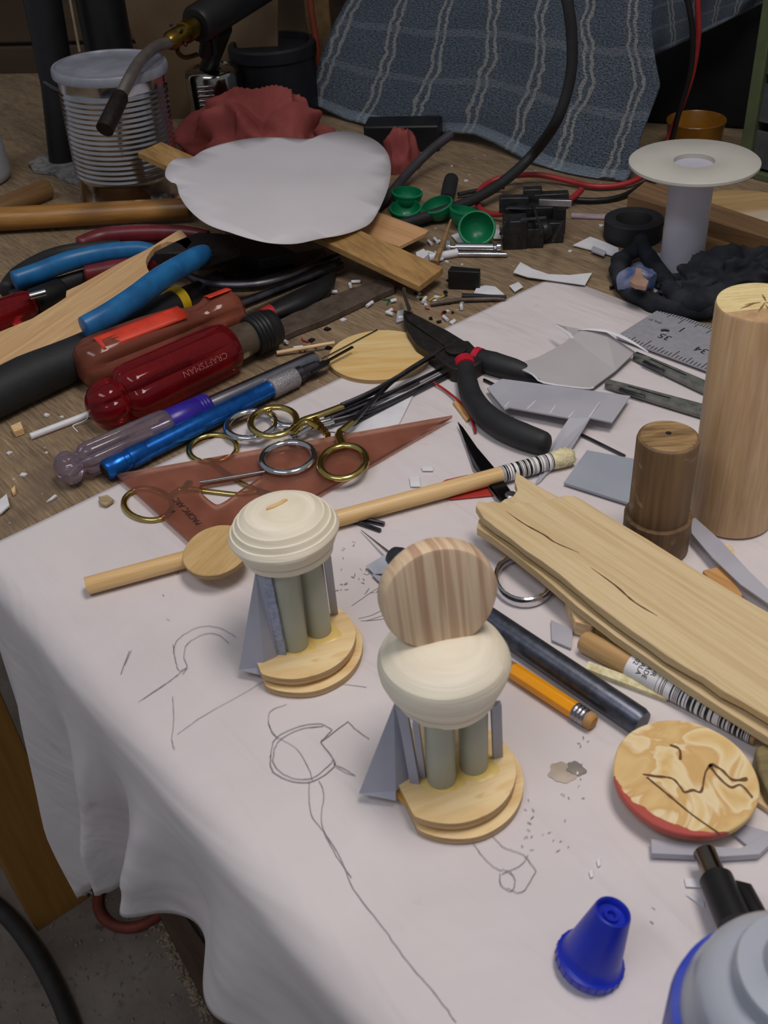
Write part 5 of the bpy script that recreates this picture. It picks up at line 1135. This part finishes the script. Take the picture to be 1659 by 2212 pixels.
# cables and hoses
def cable(name, label, pts, r, m, cat='cable', grp=None, nn=8, n=14):
    e = smooth(pts, nn); mb = MB(); mb.tube(e, r, n=n); return one(name, mb, m, label, cat, grp, ang=80)
cable('black_hose', 'thick black hose looping down in front of the blue towel', [Y(1200, -700, 790), Y(1222, -60, 800), Y(1226, 0, 800), Y(1234, 60, 800), Y(1236, 130, 800), Y(1226, 195, 800), Y(1200, 265, 802), P(1152, 332, 30), P(1090, 390, 16), P(1020, 432, 10), P(940, 462, 8), P(860, 486, 7), P(790, 500, 6)], 4.3, M['rubber'], 'hose')
cable('red_cable', 'red test cable hanging down behind the spool and curling to the black connector', [Y(1500, -700, 825), Y(1506, -60, 830), Y(1507, 0, 830), Y(1508, 80, 832), Y(1494, 165, 838), Y(1468, 240, 845), Y(1440, 310, 850), P(1415, 360, 10), P(1375, 388, 6), P(1330, 401, 4), P(1280, 402, 4), P(1225, 390, 5), P(1165, 378, 8), P(1100, 381, 9), P(1055, 395, 6), P(1033, 418, 4), P(1035, 448, 4), P(1060, 462, 5), P(1090, 462, 8)], 2.3, plain('red_cable_skin', 'a83034', 1, .4))
cable('black_cable', 'thin black cable running beside the red one', [Y(1470, -700, 818), Y(1480, -60, 822), Y(1486, 0, 822), Y(1496, 70, 824), Y(1492, 150, 830), Y(1470, 230, 838), Y(1448, 310, 846), P(1425, 372, 8), P(1385, 402, 4), P(1340, 425, 3), P(1290, 433, 3), P(1240, 431, 4), P(1200, 425, 9)], 2.2, M['black'])
cable('dark_cable', 'dull dark cable crossing behind the green egg halves', [P(975, 290, 30), P(930, 325, 22), P(880, 375, 12), P(838, 425, 7), P(800, 460, 5)], 4.0, plain('dull_cable', '3c3a3e', 1, .6))
mb = MB(); mb.tube(smooth(px([(1215, 440, 6), (1240, 425, 7), (1256, 410, 9)]), 4), 2.6, n=12); one('red_cable', mb, plain('red_cable_skin', 'a83034'), 'short red lead sticking out of the right side of the black connector', 'cable')
mb = MB(); mb.tube(smooth(px([(990, 420, 4), (1040, 410, 4), (1090, 404, 5)]), 3), 1.8, n=12); one('dark_wire', mb, M['rubber'], 'thin dark wire joining the rubber-tipped rod and black connector', 'wire')
mb = MB(); e = px([(975, 388, 10), (972, 400, 9), (965, 432, 7)]); mb.tube([e[0]+(e[0]-e[1])*.25]+e, [3.5, 6, 6.2, 5.6], n=20); one('rubber_tip_rod', mb, M['rubber'], 'stubby black rubber-ended rod standing up behind a green egg half', 'rod', ang=60)
# green egg halves
mgreen = plain('green_plastic', '157a50', 1, .3, c2='116a44', sc=40)
def egg(label, c, ax, r):
    mb = MB(); prof = [(r*math.sin(a_), -r*1.0*math.cos(a_)) for a_ in [i*math.pi/2/10 for i in range(11)]]
    prof += [(r*1.04, 0), (r*1.04, 1.2), (r*.97, 1.8), (r*.93, 1.8)] + [(r*.92*math.sin(a_), -r*.92*math.cos(a_)) for a_ in [i*math.pi/2/8 for i in range(8, -1, -1)]]
    mb.lathe(prof, c, ax, n=48); return one('egg_half', mb, mgreen, label, 'plastic egg', 'green plastic egg halves', ang=50)
egg('green egg half open upward, nearest the plywood offcut', P(876, 451, 12.5), (0, -.15, 1), 12.3)
egg('green egg half at the back of the left stack of two', P(880, 420, 12.5), (.1, .05, 1), 12)
egg('green egg half resting inside the rearmost one of the left stack', P(879, 418, 17.5), (.1, .0, 1), 12.2)
egg('green egg half tipped to the left between its neighbours and the hose', P(945, 444, 13), (-.25, -.1, 1), 12.3)
egg('green egg half tipped toward the camera with small holes inside', P(1030, 494, 13.5), (-.05, -.75, .8), 13.6)
egg('green egg half lying partly behind the black hose', P(1005, 458, 12.5), (.25, .1, 1), 12.3)
# black connector
cb = P(1150, 512, 0); th = thing('black_connector', 'broken black plastic connector block with tangled leads', 'connector', cb, -.12)
mbp = plain('dusty_black_plastic', '1c1c1e', 1, .4, c2='2c2b2c', sc=200)
rr = random.Random(21)
for k, (x, y, w_, d_, z0, h_) in enumerate([(1148, 470, 40, 22, 0, 24), (1112, 500, 18, 16, 0, 22), (1150, 508, 16, 14, 0, 15), (1185, 495, 22, 16, 0, 16), (1110, 440, 22, 8, 18, 12), (1190, 432, 26, 8, 18, 12), (1205, 470, 10, 18, 4, 20), (1150, 425, 14, 8, 20, 14)]):
    q = P(x, y, z0+h_/2); mb = MB(); mb.box(q, (w_*.001, d_*.001, h_*.001), Matrix.Rotation(-.12+rr.uniform(-.05, .05), 3, 'Z')); mb.build('housing', mbp, th, bevel=.8)
mb = MB(); mb.lathe([(7, 0), (7.4, 1), (6.5, 6), (4, 9), (1, 10)], P(1175, 500, 8), (0, -.8, .7), n=24); mb.build('knob', mbp, th)
for k, (x0, y0, x1, y1) in enumerate([(1082, 505, 1100, 470), (1100, 450, 1150, 452), (1150, 440, 1170, 500), (1215, 480, 1195, 520), (1125, 475, 1180, 470)]):
    mb = MB(); mb.tube(px([(x0, y0, 24), (x1, y1, 25)]), [1.3, 1.1], n=8); mb.build('prong', M['dsteel'] if k in (1, 4) else mbp, th)
mb = MB(); mb.box(P(1200, 437, 31), (.024, .004, .005), Matrix.Rotation(-.3, 3, 'Z')); mb.build('metal_tab', M['steel'], th, bevel=.4)
# pins, block, sticks near the centre
th = thing('steel_bolt', 'shiny steel bolt with hex nut lying by the green egg half', 'bolt', P(960, 533), 0)
mb = MB(); mb.tube([P(964, 533, 5), P(974, 533, 5)], [5.2, 5.2], n=6); mb.build('nut', M['chrome'], th, bevel=.3)
mb = MB(); mb.tube(px([(974, 534, 5), (984, 534, 5), (985, 534, 5), (1066, 535, 5), (1068, 535, 5), (1072, 535, 5), (1074, 535, 5), (1082, 535, 5)]), [1.6, 1.6, 3.3, 3.3, 2.2, 2.2, 4, 3.8], n=24); mb.build('shaft', M['chrome'], th, ang=40)
mb = MB(); mb.tube(px([(984, 549, 2.5), (1092, 550, 2.5), (1097, 550, 2.5)]), [1.7, 1.7, 1.2], n=14); one('steel_pin', mb, M['chrome'], 'thin shiny pin lying just in front of the steel bolt', 'pin')
mb = MB(); mb.tube(px([(926, 557, 3), (988, 546, 3)]), [3, 3], n=14); one('plastic_rod', mb, M['white'], 'white rod touching the left end of the steel pin', 'rod')
mb = MB(); mb.tube(px([(940, 568, 4), (958, 522, 10), (974, 475, 16)]), [2.2, 1.9, .8], n=10); one('wooden_skewer', mb, wood('old_stick', 'a08058', '80623e', 1, 300, 20), 'blunt brown stick leaning up beside the steel bolt', 'stick')
mb = MB(); mb.prism(px([(967, 585, 14), (975, 574, 14), (1038, 580, 14), (1036, 588, 14)]), h=.0135); one('black_block', mb, M['black'], 'small black rectangular block in front of the steel pin', 'block', bevel=.5)
mb = MB(); mb.tube(px([(930, 657, 2.2), (990, 648, 2.2), (1090, 645, 2.2)]), [1.5, 1.5, 1.5], n=12); one('metal_rod', mb, mfile, 'long dark brown rod ending at the left edge of the paper', 'rod')
mb = MB(); mb.tube(px([(998, 640, 3.2), (1094, 642, 3.2)]), [2.2, 1.2], n=12); one('metal_rod', mb, M['ink'], 'black tapered rod lying over the dark brown one', 'rod')
mb = MB(); mb.tube(px([(872, 624, 12), (876, 645, 14), (884, 668, 15)]), [1.2, 1.2, 1.5], n=12); one('nail', mb, M['steel'], 'silver nail lying across the tip of the black long-nose pliers', 'nail')
mb = MB(); mb.tube(px([(1318, 622, 1.8), (1350, 610, 1.8), (1385, 598, 1.8)]), [1, 1, 1], n=8); one('wire', mb, M['ink'], 'straight black wire between the paper and the black rag', 'wire')
wp = M['white']
def flat(label, pts, z=1.0, h=.6, m=None, name='plastic_sheet_offcut', rotz=0): mb = MB(); mb.prism(px(pts, z), h=h*.001); return one(name, mb, m or wp, label, 'plastic offcut', None)
flat('curved white sheet crescent just beyond the corner of the paper', [(1109, 588), (1124, 566), (1150, 580), (1185, 592), (1230, 594), (1279, 589), (1264, 615), (1200, 606), (1140, 598)], 3, .6)
flat('bluish white triangle left of the curved crescent', [(1100, 617), (1120, 609), (1130, 619), (1112, 630)], 2, .6)
flat('white dome-shaped offcut below the small black block', [(1024, 632), (1030, 620), (1048, 616), (1070, 619), (1089, 635), (1060, 637)], 2, .8)
flat('white angular scrap left of the tape roll', [(1238, 529), (1275, 511), (1300, 520), (1335, 535), (1340, 556), (1300, 545)], 2, .8)
flat('small clear grey tab on top of the white angular scrap', [(1278, 535), (1282, 531), (1310, 543), (1305, 551), (1278, 541)], 3.6, 1.2, M['grey'])
flat('narrow pinkish strip lying right of the black connector', [(1235, 460), (1318, 463), (1318, 471), (1234, 468)], 2, 1.2, plain('pinkish_strip', 'b4a0a8', 1, .5))
flat('white scrap behind the tipped green egg half', [(975, 508), (1000, 500), (1010, 525), (992, 527)], 2, .6)
flat('white scrap between the egg half and black connector', [(1060, 488), (1078, 486), (1082, 515), (1066, 515)], 2, .6)
flat('pale grey flake near the tip of the long-nose pliers', [(858, 672), (872, 668), (876, 690), (856, 696)], 1.5, .8, M['grey'])
flat('white lump at the right end of the plywood offcut', [(898, 545), (915, 537), (926, 548), (915, 558), (900, 552)], 7, 6)
flat('torn white chip beside the right pliers jaw', [(970, 695), (982, 688), (985, 693), (976, 699)], 1.5, 1)
# scattered cut bits
rr = random.Random(5)
def where(x0, y0, x1, y1):
    x, y = (x0+x1)/2, (y0+y1)/2
    if x < 140: return 'beside the white rod and red screwdriver' if y < 900 else 'between the yellowish cube and pale flake'
    if y < 420: return 'on the bench behind the green egg halves'
    if x > 1150: return 'between the black connector and tape roll'
    if x > 890 and y < 600: return 'between the plywood offcut and steel bolt'
    if x > 890 and y < 650: return 'around the small black block'
    if x > 890: return 'just right of the long-nose pliers tip'
    if x > 800: return 'around the tip of the long-nose pliers'
    if x > 690 and y < 675: return 'right of the brown file end'
    if y > 715: return 'above the round pine disc'
    if x < 590: return 'behind the black screwdriver sleeve'
    return 'along the near side of the brown file'
def bits(n, x0, y0, x1, y1, kind, label, name, cat, grp, m):
    place = where(x0, y0, x1, y1); label = label + ' ' + place; grp = name.replace('_', ' ') + 's ' + place
    for i in range(n):
        x, y = rr.uniform(x0, x1), rr.uniform(y0, y1); an = rr.uniform(0, 3.1)
        mb = MB()
        if kind == 'tube':
            L_ = rr.uniform(3, 7); c_ = P(x, y, 1.5+rr.uniform(0, .8)); dd = Vector((math.cos(an), math.sin(an), rr.uniform(-.05, .05)))*L_*.0005; mb.tube([c_-dd, c_+dd], [1.2, 1.2], n=10)
        elif kind == 'chip':
            c_ = P(x, y, 1.4); s_ = rr.uniform(1.2, 3); mb.prism([c_+Vector((math.cos(an+k*1.4)*s_*rr.uniform(.6, 1), math.sin(an+k*1.4)*s_*rr.uniform(.5, 1), 0))*.001 for k in range(4)], h=.0011)
        else:
            L_ = rr.uniform(3, 8); c_ = P(x, y, .9); dd = Vector((math.cos(an), math.sin(an), 0))*L_*.0005; mb.tube([c_-dd, c_+dd*.2+Vector((-dd.y, dd.x, 0))*.3, c_+dd], [.55, .55, .5], n=6)
        one(name, mb, m, label, cat, grp, rotz=an)
g = 'cut bits scattered on the bench'
WT = 'short white plastic tube offcut'
for a_ in ((7, 718, 600, 800, 665), (6, 598, 722, 660, 756), (5, 925, 505, 965, 560), (5, 860, 640, 1000, 690), (3, 820, 628, 880, 690)): bits(*a_, 'tube', WT, 'plastic_tube_offcut', 'plastic offcut', g, wp)
RW = 'tiny red insulation clipping'
for a_ in ((4, 600, 690, 770, 760), (4, 840, 630, 960, 680)): bits(*a_, 'wire', RW, 'wire_clipping', 'wire clipping', g, M['red'])
WC = 'tiny white chip'
for a_ in ((9, 850, 630, 1000, 700), (4, 700, 640, 840, 700), (4, 930, 500, 1000, 570), (5, 1180, 470, 1340, 560), (6, 30, 820, 220, 900), (3, 10, 930, 120, 1080), (3, 950, 340, 1080, 400), (3, 600, 660, 700, 700)): bits(*a_, 'chip', WC, 'plastic_chip', 'plastic offcut', g, wp)
BC = 'tiny dark chip'
for a_ in ((8, 850, 630, 1000, 700), (5, 640, 690, 860, 760), (4, 480, 620, 620, 700), (5, 900, 590, 1060, 640)): bits(*a_, 'chip', BC, 'metal_chip', 'metal scrap', g, M['ink'])
YC = 'tiny yellow clipping'
bits(3, 900, 640, 960, 680, 'wire', YC, 'wire_clipping', 'wire clipping', g, plain('yellow_clip', 'd8c040', 1, .5))
GC = 'tiny green clipping'
bits(2, 830, 630, 870, 660, 'wire', GC, 'wire_clipping', 'wire clipping', g, mgreen)
# ---- behind: pipes, tub, post, boards
mb = MB(); q = P(140, 352, 0); mb.tube([q, Y(126, 186, q.y*1000+3), Y(80, -60, q.y*1000+8)], [14.5, 15.5, 17], n=32)
th = thing('black_pipe', 'black pipe standing behind the tin can at the left', 'pipe', q, 0); mb.build('tube', plain('dull_black_pipe', '17171b', 1, .5), th, ang=60)
mb = MB(); mb.tube([Y(127, 184, q.y*1000+3), Y(129, 178, q.y*1000+3)], [17, 17], n=32); mb.build('collar', plain('pipe_collar', '44444a', 1, .5), th)
mb = MB(); q = P(275, 318, 0); mb.tube([q, Y(205, -60, q.y*1000+5)], [22, 22], n=32); one('black_pipe', mb, M['black'], 'thicker black pipe directly behind the can lid', 'pipe')
mb = MB(); mb.tube([Y(172, 112, 975), Y(140, -60, 985)], [1.2, 1.2], n=8); one('wire', mb, plain('tan_wire', '8a7a64', 1, .5), 'thin tan wire hanging between the two black pipes', 'wire')
mb = MB(); q = P(-62, 392, 0); mb.lathe([(34, 0), (37, 2), (38, 8), (37.5, 36), (35, 52), (30, 62), (22, 68), (14, 71), (14, 84), (0, 84)], q, n=56); one('white_jug', mb, plain('white_jug_plastic', 'b4b6c0', 1, .4, c2='a8aab4', sc=15), 'white plastic jug just entering the left edge', 'jug', ang=50)
fr = [Y(232, -60, 1110), Y(300, 108, 1108), Y(335, 290, 1106), Y(600, 262, 1092), Y(600, -60, 1092)]
mb = MB(); bk = [p+Vector((.0006, .005, 0)) for p in fr]; mb.add(fr+bk, [(0, 1, 2, 3, 4), (9, 8, 7, 6, 5)]+[(i, (i+1) % 5, (i+1) % 5+5, i+5) for i in range(5)])
one('cardboard_sheet', mb, plain('brown_cardboard', '6e5a42', 1, .85, c2='5e4c38', sc=12), 'tan board leaning against the back wall behind the torch', 'cardboard', ang=20)
q = P(606, 250, 0); mb = MB(); mb.lathe([(40, 0), (42, 2), (42, 58), (44, 60), (44, 70), (42, 72), (38, 72), (37, 66), (0, 66)], q, n=64); one('black_tub', mb, plain('black_tub_plastic', '1c1c22', 1, .5), 'black round tub with a rim behind the red rag', 'tub', ang=40)
q = P(708, 262, 0)+Vector((0, .06, 0)); mb = MB(); mb.box(q+Vector((.0, .012, .15)), (.026, .018, .30), Matrix.Rotation(WA, 3, 'Z')); one('wooden_post', mb, wood('post_wood', '7a6040', '5c472e', 1, 90, 90), 'upright brown wooden post left of the blue towel', 'post', bevel=1)
cable('orange_cable', 'faded orange cable hanging beside the wooden post', [Y(655, -500, 1090), Y(668, -60, 1090), Y(672, 20, 1090), Y(684, 100, 1091), Y(690, 200, 1091), Y(692, 240, 1090)], 3.4, plain('faded_orange', '7e3a26', 1, .6), 'cable')
mb = MB(); 
q0 = P(395, 300, 9); mb = MB(); mb.tube([q0, q0+Vector((.02, .03, 0))], [9, 9], n=24); one('black_rod', mb, M['rubber'], 'short black rod end between the can and the torch canister', 'rod')
mb = MB(); q0, q1 = P(930, 322, 6), P(820, 300, 6); mb.box((q0+q1)/2+Vector((0, .01, .006)), (.07, .03, .024), Matrix.Rotation(-.2, 3, 'Z')); one('black_box', mb, M['black'], 'low black box under the hem of the blue towel', 'box', bevel=2)
# ================================================================== UNDER THE BENCH
mhose = plain('dark_floor_hose', '34302f', 1, .55)
e = [PF(-120, 1900, 12), PF(-40, 1935, 12), PF(20, 1985, 12), PF(70, 2050, 12), PF(110, 2120, 12), PF(145, 2200, 12), PF(170, 2290, 12), PF(185, 2400, 12)]
cable('floor_hose', 'thick dark hose curving across the concrete floor', e, 11, mhose, 'hose')
e2 = [PF(-120, 1925, 7), PF(-30, 1972, 7), PF(40, 2035, 7), PF(85, 2095, 7), PF(120, 2180, 7), PF(150, 2290, 7)]
mb = MB(); mb.tube([Vector((PF(295, 1935).x+.05*math.cos(i*math.pi/20), PF(295, 1935).y+.05*math.sin(i*math.pi/20), .008)) for i in range(40)], 7, n=12, closed=True); one('rubber_ring', mb, plain('faded_red_rubber', '7e3c2e', 1, .6), 'faded red rubber ring on the floor just behind the paper edge', 'ring')
mb = MB(); mb.prism([PF(330, 1945, 30), PF(370, 1935, 30), PF(640, 2330, 30), PF(570, 2400, 30), PF(470, 2212, 30), PF(400, 2080, 30)], h=.028); one('floor_plank', mb, wood('grey_brown_plank', '5c463a', '463529', 1, 60, 6, rough=.8), 'brown plank lying on the floor along the bench front', 'plank', rotz=ang_of(PF(350, 1940), PF(600, 2300)), bevel=1)
mb = MB(); ball(mb, PF(-40, 1705, 30), 60, n=24, sq=(1, .7, .5)); one('black_bag', mb, M['black'], 'black rounded object on the floor just left of the bench leg', 'bag')
# sawdust and shavings on the floor: nobody could count them
mb = MB(); rr = random.Random(11)
def speck(x, y, s_, h_=1.0):
    c_ = PF(x, y, h_); an = rr.uniform(0, 6.3); l_ = s_*rr.uniform(.6, 2.4)
    dx, dy = Vector((math.cos(an), math.sin(an), 0))*l_*.0005, Vector((-math.sin(an), math.cos(an), 0))*s_*.0004
    z_ = Vector((0, 0, rr.uniform(0, .002)))
    mb.add([c_-dx-dy, c_+dx-dy+z_, c_+dx+dy, c_-dx+dy, c_+z_+Vector((0, 0, .0012))], [(0, 1, 4), (1, 2, 4), (2, 3, 4), (3, 0, 4), (3, 2, 1, 0)])
for i in range(420): speck(rr.uniform(-60, 560), rr.uniform(1700, 2290), rr.uniform(1.2, 3.6))
for i in range(150):
    f_ = rr.random(); speck(340+f_*110+rr.gauss(0, 8), 1990+f_*210+rr.gauss(0, 10), rr.uniform(2, 6), 2)
one('wood_shavings', mb, plain('pale_shavings', '9c8a74', 1, .8), 'pale wood shavings and sawdust littering the concrete floor', 'sawdust', kind='stuff')
